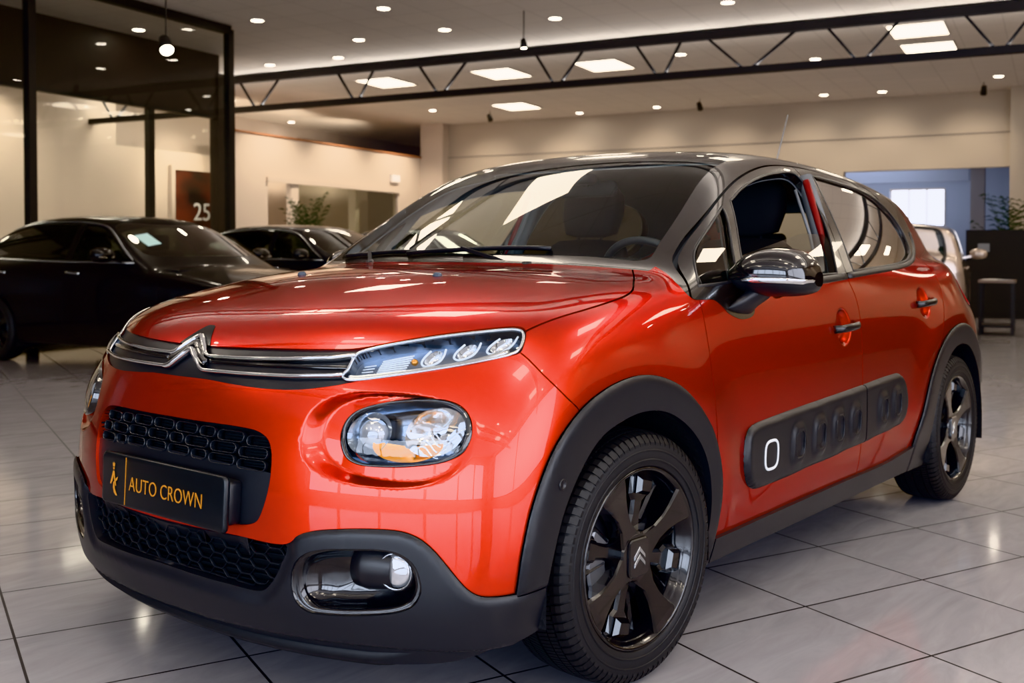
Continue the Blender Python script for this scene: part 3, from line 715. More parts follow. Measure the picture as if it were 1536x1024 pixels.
oPZ=skin('plate_panel',pzone,M_plas,o_bump,off=-.008,flange=.03)
mb=MB()
def stadium(cy,cz,hw,hh,n=5):
    out=[]
    r=hh
    for sx,t0 in ((1,-90),(-1,90)):
        for t in np.linspace(t0,t0+180,n+1): out.append((cy+sx*(hw-r)+r*math.cos(math.radians(t)),cz+r*math.sin(math.radians(t))))
    return np.array(out)
rng=random.Random(3)
for row in range(3):
    z0=.667-row*.0275; y=-.37+[0.0,-.045,.02][row]
    k=0
    while y<.37:
        L=[.094,.094,.064,.094][(k+row*2)%4]; k+=1
        cyy=y+L/2; zz=z0-.10*cyy**2
        if abs(cyy)<.345-(.0 if row else .02):
            S=stadium(cyy,zz,L/2-.005,.0112); P=at_front(S,-.016); ribbon(mb,P,nrm(P),.0035,.012,closed=True)
            for dz in (-.0035,.0035):
                Q=np.array([(cyy-L/2+.012,zz+dz),(cyy+L/2-.012,zz+dz)]); P=at_front(smooth(Q,closed=False,n=4),-.026); ribbon(mb,P,nrm(P),.0025,.004)
        y+=L
mb.build('capsule_mesh',M_mesh,oG)
# carrier web between capsules
# lower intake mesh: wavy honeycomb slats
fl2=front_patch(LOWGR,0,'x',M_dark,None); oLG=skin('lower_grille',fl2,M_dark,o_bump,off=-.05,flange=0)
wall=MB(); P=at_front(LOWGR,-.002); Pi=at_front(LOWGR,-.055); sheet(wall,[list(np.vstack([P,P[:1]])),list(np.vstack([Pi,Pi[:1]]))]); wall.build('grille_wall',M_plas,oLG)
mb=MB()
for r in range(7):
    zz=.431-r*.0175; hw=np.interp(zz,[.326,.36,.40,.436],[.335,.375,.400,.41])
    ys=np.arange(-hw,hw,.006); ph=(r%2)
    def wv(y):
        t=((y/.0867)+.5*ph)%1.0; return (.0085 if t<.35 else (.0085-.017*(t-.35)/.15 if t<.5 else (-.0085 if t<.85 else -.0085+.017*(t-.85)/.15)))
    Q=np.array([(y,zz+.95*wv(y)) for y in ys]); ok=poly_sdf(Q,LOWGR,.3)<-.002; Q=Q[ok]
    if len(Q)>4: P=at_front(Q,-.018); ribbon(mb,P,nrm(P),.0022,.006)
    Q=np.array([(y,zz-.009) for y in ys]); ok=poly_sdf(Q,LOWGR,.3)<-.002; Q=Q[ok]
    if len(Q)>4: P=at_front(Q,-.030); ribbon(mb,P,nrm(P),.0022,.006)
mb.build('wave_mesh',M_mesh,oLG)
# fog lamps
for s in (1,-1):
    L=FOG*[s,1]; c=np.array([-.575*s,.373])
    def sc(k): return (L-c)*k+c
    mb=MB(); sheet(mb,[list(np.vstack([p,p[:1]])) for p in (at_front(sc(1.0),.010),at_front(sc(.985),.003),at_front(sc(.95),.004),at_front(sc(.90),.002),at_front(sc(.87),-.01))])
    oF=mb.build('fog_lamp_trim',M_gloss,lower_bumper)
    mb=MB(); sheet(mb,[list(np.vstack([p,p[:1]])) for p in (at_front(sc(.88),-.006),at_front(sc(.84),-.028),at_front(sc(.5),-.045),at_front(sc(.02),-.048))]); mb.build('recess',M_gloss,oF)
    cP=Vector(at_front([(s*-.655,.398)],-.030)[0]); ax=Vector((-.93,-.33*s,0)).normalized()
    mb=MB(); mb.lathe([(.054,-.05),(.050,-.01),(.043,.022),(.040,.026),(.038,.022)],32,'z'); q=Vector((0,0,1)).rotation_difference(ax).to_matrix().to_4x4()
    # housing tube reaching inwards
    mb.xf(Matrix.Translation(cP)@q)
    Pn=[at_front([(s*y,.396)],-.03)[0] for y in (-.655,-.61,-.565)]
    mb.build('lamp_tube',M_trim,oF)
    mb=MB(); a=Vector(Pn[0]);b=Vector(Pn[2]); R=[]
    for i,(t,r) in enumerate(((0,.044),(.35,.047),(.7,.050),(1.0,.044),(1.02,.0))):
        cc=a.lerp(b,t)+Vector((.012*t,0,0)); R.append([tuple(cc+Vector((-r*.75*math.cos(u),0,r*math.sin(u)))) for u in np.linspace(-math.pi*.5,math.pi*.5,13)])
    sheet(mb,R); mb.build('lamp_pod',M_trim,oF)
    mb=MB(); mb.lathe([(.038,.012),(.036,.019),(.025,.024),(.0,.027)],28,'z'); mb.xf(Matrix.Translation(cP)@q); mb.build('fog_lens',mat('fog_glass',(.7,.72,.75),rough=.05,metal=.7,coat=1),oF)
    mb=MB(); mb.lathe([(.0405,.018),(.0395,.026),(.037,.024)],28,'z'); mb.xf(Matrix.Translation(cP)@q); mb.build('chrome_ring',M_satin,oF)
# lower lip under the bumper
mb=MB(); Q=[(.0,.0),]
lipP=[]
for s in (1,):
    ysl=np.linspace(-.78,.78,61)
    A=[(on_front([(y,.245)])[0]) for y in ysl]
top=[];mid=[];bot=[]
for y,p in zip(ysl,A):
    r=sstep(abs(y),.55,.80); top.append((p[0]+.03,y,.215+.03*r)); mid.append((p[0]+.012+.02*r,y,.20+.035*r)); bot.append((p[0]+.05+.04*r,y,.170+.055*r))
back=[(b[0]+.12,b[1],b[2]+.004) for b in bot]; sheet(mb,[top,mid,bot,back]); mb.build('front_lip',mat('lip_plastic',(.014,.0145,.016),rough=.55),ROOT)

# number plate (stands proud on the plate panel)
def plate():
    px=-.815; tilt=math.radians(3)
    M=Matrix.Translation((-.835,-.032,.518))@Matrix.Rotation(tilt,4,'Y')
    mb=MB(); mb.rbox((-.007,-.257,-.064),(.009,.257,.064),.012,axis=0); mb.xf(M); o=mb.build('number_plate',M_plate,ROOT)
    mb=MB(); fr=smooth([(-.27,-.058),(.27,-.058),(.27,.058),(-.27,.058)],n=1); mb.xf(M)
    mb=MB(); mb.rbox((.006,-.25,-.05),(.045,.25,.05),.01,axis=0); mb.xf(M); mb.build('plate_bracket',M_plas,o)
    mb=MB(); mb.box((-.0082,.146,-.058),(-.0068,.148,.058)); mb.xf(M); mb.build('divider_line',M_gold,o)
    ot=text_mesh('lettering','AUTO CROWN',.050,.0006,-.0006,1.02,M_gold,o)
    # text faces -X, reads from far side to near side
    Rm=Matrix(((0,0,-1,0),(-1,0,0,0),(0,1,0,0),(0,0,0,1)))
    ot.matrix_basis=M@Matrix.Translation((-.0082,.130,-.020))@Rm@Matrix.Diagonal((.86,1.0,1,1))
    # crowned figure emblem
    def poly(P,nm='emblem'):
        return [(0,-p[0],p[1]) for p in P]
    mb=MB()
    def pf(P): 
        n=len(P); V=[(-.0084,.200-p[0]*.001,p[1]*.001) for p in P]; mb.add(V,[tuple(range(n))])
    pf([(-4,30),(4,30),(6,40),(3,37),(0,42),(-3,37),(-6,40)])                # crown
    pf([(-3,24),(0,22),(3,24),(4,28),(-4,28)])                                # face
    pf([(-3,19),(1,20),(0,8),(-4,-6),(-10,-14),(-15,-13),(-9,2)])            # left leg of the A
    pf([(1,20),(4,18),(8,2),(14,-16),(10,-17),(4,-4),(0,8)])                 # right leg
    pf([(5,-3),(10,1),(21,8),(17,-2),(10,-6)])                                # wing
    pf([(0,-8),(5,-6),(8,-24),(14,-32),(20,-40),(13,-40),(4,-34),(-1,-22)])   # sweeping tail
    mb.xf(M); mb.build('emblem',M_gold,o,recalc=False)
    return o
oP=plate(); 

# ================================================================= WHEELS
def build_wheel():
    """at the origin, outer face towards -Y"""
    LOCAL[0]=True
    mb=MB()
    # barrel and lip
    mb.lathe([(.207,.085),(.190,.07),(.188,.0),(.196,-.055),(.208,-.078),(.222,-.088),(.2285,-.0925),(.2285,-.0965),(.224,-.099),(.2185,-.096),(.214,-.086),(.203,-.070),(.196,-.045)],72,'y')
    def rot(P,a):
        c,s_=math.cos(a),math.sin(a); return [(x*c-y*s_,x*s_+y*c) for x,y in P]
    for k in range(4):
        a=math.radians(30+90*k)
        out=[(.030,-.042),(.060,-.034),(.095,-.0225),(.130,-.024),(.165,-.033),(.196,-.046),(.2145,-.052),(.2205,-.030),(.222,0),(.2205,.030),(.2145,.052),(.196,.046),(.165,.033),(.130,.024),(.095,.0225),(.060,.034),(.030,.042)]
        O=rot(out,a); n=len(O)
        def face(u,v):
            r=math.hypot(u,v); return -.082-.014*min(1,max(0,(r-.06)/.15))**1.0
        ins=[(u*.0+ (u),v) for u,v in O]
        # bevelled solid spoke
        cx=sum(u for u,v in O)/n; cy=sum(v for u,v in O)/n
        V=[(u,face(u,v)+.045,v) for u,v in O]+[(u,face(u,v)+.006,v) for u,v in O]
        O2=rot([(min(max(x,.036),.217) if True else x,y*.86) for x,y in out],a)
        V+=[(u,face(u,v),v) for u,v in O2]
        F=[(i,(i+1)%n,n+(i+1)%n,n+i) for i in range(n)]+[(n+i,n+(i+1)%n,2*n+(i+1)%n,2*n+i) for i in range(n)]
        h=n
        for i in range(n//2): F.append((2*n+i,2*n+i+1,2*n+n-2-i,2*n+n-1-i)) if i<n//2-0 and i+1<=n-2-i else None
        F=[f for f in F if f and len(set(f))>2]
        mb.add(V,F)
        # lower facetted fork between the main spokes
        a2=a+math.radians(45); 
        out2=[(.05,-.026),(.10,-.020),(.135,-.022),(.150,-.036),(.200,-.040),(.206,0),(.200,.040),(.150,.036),(.135,.022),(.10,.020),(.05,.026)]
        O=rot(out2,a2); mb.prism(O,-.025,-.058,axis='y',inset=.007,bev=.008)
        out3=[(.155,-.026),(.198,-.030),(.203,0),(.198,.030),(.155,.026)]; mb.prism(rot(out3,a2),-.05,-.078,axis='y',inset=.008,bev=.012)
        for sgn in (-1,1):
            out4=[(.085,sgn*.030),(.14,sgn*.058),(.19,sgn*.085),(.198,sgn*.070),(.15,sgn*.046),(.09,sgn*.020)]
            mb.prism(rot(out4 if sgn>0 else out4[::-1],a2),-.03,-.055,axis='y',inset=.004,bev=.008)
    hub=smooth([(math.cos(t)*.064*(1 if k%2 else .98),math.sin(t)*.064*(1 if k%2 else .98)) for k,t in enumerate(np.linspace(0,2*math.pi,16,endpoint=False))],n=2)
    mb.prism(hub,-.02,-.083,axis='y',inset=.004,bev=.005)
    rim=mb.build('wheel',M_rim,ROOT)
    # cap
    mb=MB(); capo=[]
    for sx,sy in ((1,1),(-1,1),(-1,-1),(1,-1)):
        t0={(1,1):0,(-1,1):90,(-1,-1):180,(1,-1):270}[(sx,sy)]
        for t in np.linspace(t0,t0+90,6): capo.append((sx*.026+.014*math.cos(math.radians(t)),sy*.032+.016*math.sin(math.radians(t))))
    mb.prism(capo,-.06,-.0895,axis='y',inset=.003,bev=.003); cap=mb.build('hub_cap',M_gloss,rim)
    mb=MB()
    for dz in (-.005,.014):
        mb.prism([(-.022,dz-.018),(0,dz+.003),(.022,dz-.018),(.022,dz-.008),(0,dz+.014),(-.022,dz-.008)],-.088,-.0915,axis='y',inset=.001,bev=.001)
    mb.build('cap_emblem',M_satin,rim)
    mb=MB(); mb.lathe([(.0,-.030),(.06,-.030),(.06,-.026),(.138,-.026),(.138,-.004),(.0,-.004)],48,'y',smooth=False); mb.build('brake_disc',M_disc,rim)
    mb=MB(); O=[(.085*math.cos(t),.085*math.sin(t)) for t in np.linspace(2.5,3.6,8)]+[(.155*math.cos(t),.155*math.sin(t)) for t in np.linspace(3.6,2.5,8)]; mb.prism(O,.02,-.05,axis='y',inset=.006,bev=.006); mb.build('brake_caliper',M_disc,rim)
    for i in range(4):
        mb=MB(); t=math.radians(30+90*i+45); mb.lathe([(.0085,-.05),(.0085,-.068),(.0,-.069)],6,'y',center=(.052*math.cos(t),0,.052*math.sin(t)),smooth=False); mb.build('wheel_bolt',M_disc,rim)
    # tyre: rounded carcass with shoulder and centre blocks
    mb=MB(); mb.lathe([(.212,.088),(.226,.098),(.255,.1035),(.280,.103),(.296,.097),(.306,.084),(.3105,.05),(.3115,0),(.3105,-.05),(.306,-.084),(.296,-.097),(.280,-.103),(.255,-.1035),(.240,-.1015),(.232,-.0985),(.2295,-.0975),(.228,-.092)],120,'y')
    for rr,w in ((.270,.0012),(.246,.0010)): mb.lathe([(rr-.003,-.1030),(rr-.002,-.1048),(rr+.002,-.1048),(rr+.003,-.1030)],120,'y')
    NB=84
    def tr(y):  # tread radius at lateral y
        a=abs(y); return float(np.interp(a,[0,.05,.084,.097,.103],[.3180,.3172,.3125,.302,.288]))
    def block(y0,y1,sh0,sh1,k,dphi,rows=3):
        V=[];F=[];ys=np.linspace(y0,y1,rows)
        for j,y in enumerate(ys):
            sh=sh0+(sh1-sh0)*(j/(rows-1)); r=tr(y)
            for t in (0,dphi):
                ph=2*math.pi*k/NB+sh+t
                for rad in (r-.009,r): V.append((rad*math.cos(ph),y,rad*math.sin(ph)))
        for j in range(rows-1):
            b=j*4
            F+=[(b+1,b+3,b+7,b+5),(b,b+1,b+5,b+4),(b+2,b+6,b+7,b+3)]
        F+=[(0,2,3,1),((rows-1)*4,(rows-1)*4+1,(rows-1)*4+3,(rows-1)*4+2)]
        mb.add(V,F)
    d=2*math.pi/NB
    for k in range(NB):
        block(-.1025,-.066,.0,d*.25,k,d*.72,4); block(.066,.1025,d*.25,0,k,d*.72,4)
        for (a,b) in ((-.062,-.040),(-.036,-.004),(.004,.036),(.040,.062)):
            s0=.045*abs(a)/.06;s1=.045*abs(b)/.06; block(a,b,-.9*s0+.07,-.9*s1+.07,k,d*.40,2); block(a,b,-.9*s0+.07+d*.5,-.9*s1+.07+d*.5,k,d*.38,2)
    mb.build('tyre',M_rub,rim)
    LOCAL[0]=False
    return rim
def copy_tree(o,parent):
    c=o.copy(); COL.objects.link(c); c.parent=parent
    for ch in list(o.children): copy_tree(ch,c)
    return c
wheel=build_wheel()
def place(o,loc,rot): o.matrix_parent_inverse=Matrix.Identity(4); o.location=Vector(loc)-ROOT.location; o.rotation_euler=(0,0,rot)
WZ=.3178
STEER=math.radians(-4.5)
for i,(x,y,r) in enumerate(((0,-.758,STEER),(2.54,-.758,0),(0,.758,math.pi+STEER),(2.54,.758,math.pi))):
    w=wheel if i==0 else copy_tree(wheel,ROOT); place(w,(x,y,WZ),r)
# wheel housings (liners) and under-floor
def liner(cx,outl,s):
    mb=MB(); ring=[]
    Q=outl[(outl[:,1]>.21)]; ang=np.arctan2(Q[:,0]-cx,Q[:,1]-.12); Q=Q[np.argsort(ang)]
    ys=[.862,.80,.66,.50]
    rows=[]
    for yv,k in zip(ys,(1.0,1.02,1.06,1.06)): rows.append([((p[0]-cx)*k+cx,s*-yv,(p[1]-.32)*k+.32) for p in Q])
    sheet(mb,rows); 
    V=rows[-1]+[(cx,s*-.5,.32)]; n=len(rows[-1]); mb.add(V,[(i,i+1,n) for i in range(n-1)])
    return mb.build('arch_liner',M_liner,ROOT)
for s in (1,-1): liner(-.05,ARCH_IN,s); liner(2.54,RARCH_IN,s)
mb=MB(); mb.box((-.55,-.50,.185),(3.05,.50,.24)); mb.box((.42,-.80,.20),(2.10,.80,.26)); mb.build('underbody',M_liner,ROOT)

# ================================================================= SIDE DETAIL
for s,d1,d2 in ((-1,doors1[0],doors2[0]),(1,doors1[1],doors2[1])):
    # padded side panel with air capsules
    h=.010; xs=np.arange(.50,1.90,h); zs=np.arange(.37,.64,h); Xg,Zg=np.meshgrid(xs,zs,indexing='ij'); P=on_side(np.stack([Xg.ravel(),Zg.ravel()],1),-1)
    n,mz=Xg.shape; idx=np.arange(n*mz).reshape(n,mz); q=np.stack([idx[:-1,:-1],idx[1:,:-1],idx[1:,1:],idx[:-1,1:]],-1).reshape(-1,4); T=np.concatenate([q[:,[0,1,2]],q[:,[0,2,3]]])
    pc=Piece(P,T); neg,_=cut(pc,lambda V:poly_sdf(V[:,[0,2]],AIRB,.3))
    a,b=gap(neg,lambda V:line_sdf(V[:,[0,2]],DOORSPLIT),.008)
    caps=[(.862,.4865),(1.023,.491),(1.176,.496),(1.325,.500),(1.590,.509),(1.731,.515)]
    def cap_off(V):
        d=-poly_sdf(V[:,[0,2]],AIRB,.3); o=.017*np.sqrt(np.clip(1-(1-np.clip(d/.02,0,1))**2,0,1))
        for cx,cz in caps:
            r=((np.abs(V[:,0]-cx)/.034)**3+(np.abs(V[:,2]-cz)/.044)**3)**(1/3); o=o+.011*(1-sstep(r,.95,1.75))-.008*(1-sstep(r,.72,1.02))
        return o
    for q,dd,cp in ((a,d1,caps[:4]),(b,d2,caps[4:])):
        if s==1: q=mirror(q)
        oA=skin('side_bump_panel',q,M_plas,dd,off=cap_off(q.V),flange=.02,reproj=False)
        for cx,cz in cp:
            mb=MB(); S=np.array([(cx+.031*np.sign(math.cos(t))*abs(math.cos(t))**.62,cz+.041*np.sign(math.sin(t))*abs(math.sin(t))**.62) for t in np.linspace(0,2*math.pi,36,endpoint=False)]); Pq=on_side(S,s); ribbon(mb,Pq,nrm(Pq),.005,.003,closed=True,lift=.0245); mb.build('air_capsule',M_trim,oA)
    mb=MB(); S=np.array([(.674+.043*np.sign(math.cos(t))*abs(math.cos(t))**.62,.480+.042*np.sign(math.sin(t))*abs(math.sin(t))**.62) for t in np.linspace(0,2*math.pi,48,endpoint=False)]); Pq=on_side(S,s); ribbon(mb,Pq,nrm(Pq),.0085,.002,closed=True,lift=.018); tag(mb.build('white_ring',M_white,d1),'white oval ring',None)
    # handles
    for hx,hz,dd in ((1.285,.826,d1),(2.135,.878,d2)):
        mb=MB(); y0=float(on_side([(hx,hz)],s,)[0][1]); o=s*.0
        pts=[(hx-.088,y0+s*.004,hz-.004),(hx-.07,y0+s*.020,hz-.003),(hx-.03,y0+s*.032,hz),(hx+.03,y0+s*.034,hz+.003),(hx+.07,y0+s*.024,hz+.005),(hx+.09,y0+s*.004,hz+.006)]
        pts=smooth(pts,closed=False,n=5); T=np.array(pts); Nn=np.tile(np.array([0,s,0.]),(len(T),1))
        ribbon(mb,T,Nn,.026,.008,prof=[(-1,-.7),(-1.05,0),(-.8,.8),(-.3,1.1),(.3,1.1),(.8,.8),(1.05,0),(1,-.7),(.3,-1.0),(-.3,-1.0)]); tag(mb.build('door_handle',mat('handle_black',(.008,.008,.009),rough=.3,coat=.35,coat_rough=.1),dd),'gloss black pull handle',None)
# mirrors
def side_mirror(s,dd):
    # head: lofted cross-sections along Y from the door outwards
    secs=[(.800,.60,1.012,.050,.030),(.835,.625,1.018,.085,.058),(.880,.635,1.022,.100,.072),(.940,.648,1.022,.100,.073),(.985,.660,1.018,.090,.064),(1.012,.672,1.010,.068,.046),(1.024,.680,1.004,.035,.022)]
    def ringat(y,cx,cz,rx,rz,n=28):
        out=[]
        for t in np.linspace(0,2*math.pi,n,endpoint=False):
            c,d=math.cos(t),math.sin(t)
            ex=np.sign(c)*abs(c)**.8*rx*(1.15 if c<0 else .55); ez=np.sign(d)*abs(d)**.85*rz*(1.0 if d>0 else .92)
            out.append((cx+ex,s*y,cz+ez+ .10*ex*0))
        return out
    mb=MB(); Rr=[]
    for k in range(len(secs)): Rr.append(secs[k])
    Sx=smooth(secs,closed=False,n=5)
    rows=[ringat(*q) for q in Sx]; rows=[r+[r[0]] for r in rows]
    # split into upper shell and lower shell by height
    def half_rows(sel):
        m=MB(); sheet(m,[[r[i] for i in sel] for r in rows]); return m
    up_=list(range(0,15)); lo_=list(range(14,29))
    m1=MB(); sheet(m1,rows); 
    for e in (0,-1):
        c=np.mean(rows[e][:-1],0); n=len(rows[e])-1; m1.add([tuple(c)]+rows[e][:-1],[(0,1+i,1+(i+1)%n) for i in range(n)],0,True)
    head=m1.build('side_mirror',M_gloss,dd)
    # matt lower shell, slightly proud
    lo_idx=[i for i in range(15,28)]
    low=[[ (np.array(r[i])-np.array([c[1],s*c[0],c[2]]))*1.02+np.array([c[1],s*c[0],c[2]]) for i in lo_idx] for r,c in zip(rows,Sx)]
    lowr=[[tuple(p+np.array([0,0,0])) for p in r if True] for r in low]; m2=MB(); sheet(m2,lowr); m2.build('lower_shell',M_plas,head)
    # chrome blade with indicator
    mb=MB(); Pq=[];Nq=[]
    for r,c in zip(rows,Sx):
        p=np.array(r[15]); 
        if c[0]>.85: Pq.append(p); v=p-np.array([c[1],s*c[0],c[2]]); Nq.append(v/np.linalg.norm(v))
    wv=np.interp(np.arange(len(Pq)),[0,4,len(Pq)-3,len(Pq)],[.006,.016,.016,.006]); ribbon(mb,Pq,Nq,wv,.0035,lift=.002); mb.build('indicator_blade',M_chrome,head)
    # glass on the rear side
    mb=MB(); g=[(.738,s*(.875+.115*u),1.018+v) for u,v in smooth([(-.5,.05),(.4,.05),(.75,.03),(.8,-.02),(.5,-.045),(-.4,-.05)],n=3)]; mb.add(g,[tuple(range(len(g)))]); mb.build('mirror_glass',M_chrome,head)
    # foot
    mb=MB(); rows=[]
    for (x,y,z,rx,ry) in ((.54,.815,.905,.062,.020),(.545,.838,.915,.060,.020),(.565,.850,.935,.055,.022),(.60,.862,.955,.052,.03),(.625,.875,.985,.055,.04)):
        rows.append([(x+rx*math.cos(t),s*(y+ry*math.sin(t)*1.0),z+.012*math.cos(t)*-1) for t in np.linspace(0,2*math.pi,25)])
    sheet(mb,rows); mb.build('mirror_foot',M_plas,head)
side_mirror(-1,doors1[0]); side_mirror(1,doors1[1])
# aerial
mb=MB(); b=on_top([(2.50,.0)])[0]; mb.tube([b,b+np.array([.01,0,.03]),b+np.array([.18,0,.35])],[.012,.005,.003],8); mb.build('roof_aerial',mat('aerial_grey',(.16,.16,.17),rough=.4),ROOT)
# parking sensor
mb=MB(); P=on_side([(-.385,.572)],-1)[0]; n_=nrm([P])[0]; mb.lathe([(.013,.0),(.013,.0035),(.010,.0035),(.009,.001),(0,.001)],24,'z'); mb.xf(Matrix.Translation(P+n_*.0135)@Vector((0,0,1)).rotation_difference(Vector(n_)).to_matrix().to_4x4()); mb.build('parking_sensor',M_trim,cl[0])
# wipers, cowl, nozzles
mb=MB(); 
yy=np.linspace(-.62,.66,40); A=[];Bq=[];Cq=[]
for y in yy:
    xx=.135+.36*y*y; zt=float(sZc(xx)-.048*(abs(y)/.8)**2.8); A.append((xx-.02,y,zt-.004)); Bq.append((xx+.03,y,zt+.004)); Cq.append((xx+.09,y,zt+.034))
sheet(mb,[A,Bq,Cq]); mb.build('cowl_panel',mat('cowl_plastic',(.008,.008,.009),rough=.85,spec=.2),ROOT)
def wiper(P0,Q):
    mb=MB(); S=on_top(Q); N=nrm(S); ribbon(mb,S+N*.007,N,.010,.008); a=S[len(S)//2]+N[0]*.014
    mb.bar(P0,a,.014,.010); mb.lathe([(.016,0),(.014,.02),(0,.022)],14,'z',center=P0); return mb.build('wiper',M_trim,ROOT)
wiper((.19,-.33,1.035),smooth([(.272,-.36),(.222,-.05),(.210,.18)],closed=False,n=8)); wiper((.20,.35,1.035),smooth([(.218,.15),(.255,.40),(.30,.58)],closed=False,n=8))
for (x,y) in ((-.16,.265),(-.13,-.27)):
    mb=MB(); b=on_top([(x,y)])[0]; mb.lathe([(.014,-.003),(.013,.004),(.009,.009),(0,.010)],14,'z',center=b); mb.build('washer_nozzle',mat('nozzle',(.05,.07,.10),rough=.3),o_hood)

# ================================================================= CABIN
mb=MB(); mb.box((.45,-.74,.28),(2.9,.74,.32)); mb.build('cabin_floor',M_int,ROOT)
# door cards and lower walls so one cannot look through
for s,dd in ((-1,doors1[0]),(1,doors1[1])):
    mb=MB(); mb.box((.36,s*.77 if s<0 else .745,.34),(1.42,s*.745 if s<0 else .77,.965)); mb.build('door_card',M_int,dd)
for s,dd in ((-1,doors2[0]),(1,doors2[1])):
    mb=MB(); mb.box((1.46,min(s*.77,s*.73),.34),(2.4,max(s*.77,s*.73),.99)); mb.build('door_card',M_int,dd)
# B pillar covers
for s in (-1,1):
    mb=MB(); P=[(1.40,s*.755,.98),(1.445,s*.70,1.15),(1.475,s*.62,1.36)]; mb.tube(P,[.045,.036,.03],8); mb.build('pillar_cover',M_headl,ROOT)
    mb=MB(); P=[(1.365,s*.775,.98),(1.415,s*.715,1.15),(1.445,s*.64,1.345)]; mb.tube(P,.013,6); mb.build('pillar_edge',M_red_in,ROOT)
    mb=MB(); P=[(1.36,s*.735,.97),(1.40,s*.675,1.15),(1.42,s*.61,1.31)]; mb.tube(P,.006,6); mb.build('seat_belt',mat('belt',(.22,.23,.24),rough=.7),ROOT)
# dashboard
mb=MB(); rows=[]
for x,z in ((.30,1.00),(.42,1.012),(.58,1.005),(.70,.985),(.76,.95),(.76,.86),(.70,.70),(.62,.45)): rows.append([(x-.05*(y/.7)**2*0+ .0,y,z-(.02*(y/.7)**2 if z>.9 else 0)) for y in np.linspace(-.73,.73,15)])
sheet(mb,rows); dash=mb.build('dashboard',M_int,ROOT)
mb=MB(); mb.rbox((.60,-.52,.985),(.74,-.22,1.045),.03,axis=1); mb.build('instrument_hood',M_int,dash)
mb=MB(); c=Vector((.79,-.385,.955)); Rm=Matrix.Translation(c)@Matrix.Rotation(math.radians(-115),4,'Y'); 
mb.tube([(.185*math.cos(t),.185*math.sin(t),0) for t in np.linspace(0,2*math.pi,40,endpoint=False)],.014,8,closed=True)
mb.rbox((-.05,-.06,-.02),(.05,.06,.015),.02,axis=2); mb.bar((0,-.17,0),(0,.17,0),.03,.014); mb.bar((-.17,0,0),(0,0,0),.03,.014); mb.xf(Rm); mb.build('steering_wheel',mat('wheel_leather',(.05,.05,.055),rough=.4),ROOT)
mb=MB(); mb.tube([(.70,-.385,.90),(.79,-.385,.955)],.03,8); mb.build('steering_column',M_int,dash)
mb=MB(); mb.rbox((.96,-.125,1.285),(.985,.125,1.345),.02,axis=0); mb.bar((.90,0,1.36),(.97,0,1.33),.02); mb.rbox((.90,-.05,1.33),(.97,.05,1.37),.02,axis=2); mb.build('interior_mirror',M_int,ROOT)
def seat(y,x=1.32,front=True):
    mb=MB(); mb.rbox((x-.50,y-.25,.42),(x+.05,y+.25,.60),.08,axis=0); o=mb.build('front_seat',M_cloth,ROOT)
    mb=MB(); 
    rows=[]
    for z,w,d in ((.52,.23,.07),(.65,.25,.085),(.85,.255,.085),(1.0,.235,.08),(1.10,.19,.06),(1.13,.15,.03)):
        cx=x+(z-.55)*.30; rows.append([(cx+d*np.sign(math.cos(t))*abs(math.cos(t))**.6*(.8 if math.cos(t)<0 else 1),y+w*np.sign(math.sin(t))*abs(math.sin(t))**.5,z) for t in np.linspace(0,2*math.pi,33)])
    rows.append([(x+.175,y,1.14)]*33); sheet(mb,rows); mb.build('backrest',M_cloth,o)
    mb=MB(); rows=[]
    for z,w,d in ((1.145,.06,.03),(1.16,.12,.05),(1.24,.145,.058),(1.32,.14,.055),(1.355,.11,.04),(1.365,.02,.01)):
        cx=x+.20+(z-1.15)*.15; rows.append([(cx+d*np.sign(math.cos(t))*abs(math.cos(t))**.6,y+w*np.sign(math.sin(t))*abs(math.sin(t))**.5,z) for t in np.linspace(0,2*math.pi,33)])
    sheet(mb,rows); mb.tube([(x+.17,y-.06,1.08),(x+.20,y-.06,1.17)],.007,6); mb.tube([(x+.17,y+.06,1.08),(x+.20,y+.06,1.17)],.007,6); mb.build('headrest',M_cloth,o)
seat(-.37); seat(.37)
mb=MB(); mb.rbox((1.85,-.62,.42),(2.35,.62,.60),.07,axis=1); mb.rbox((2.25,-.62,.55),(2.42,.62,1.03),.07,axis=1)
for y in (-.4,0,.4): mb.rbox((2.36,y-.11,1.02),(2.45,y+.11,1.17),.03,axis=1)
mb.build('rear_bench',M_cloth,ROOT)
mb=MB(); mb.box((2.45,-.60,.90),(2.95,.60,.93)); mb.build('parcel_shelf',M_int,ROOT)
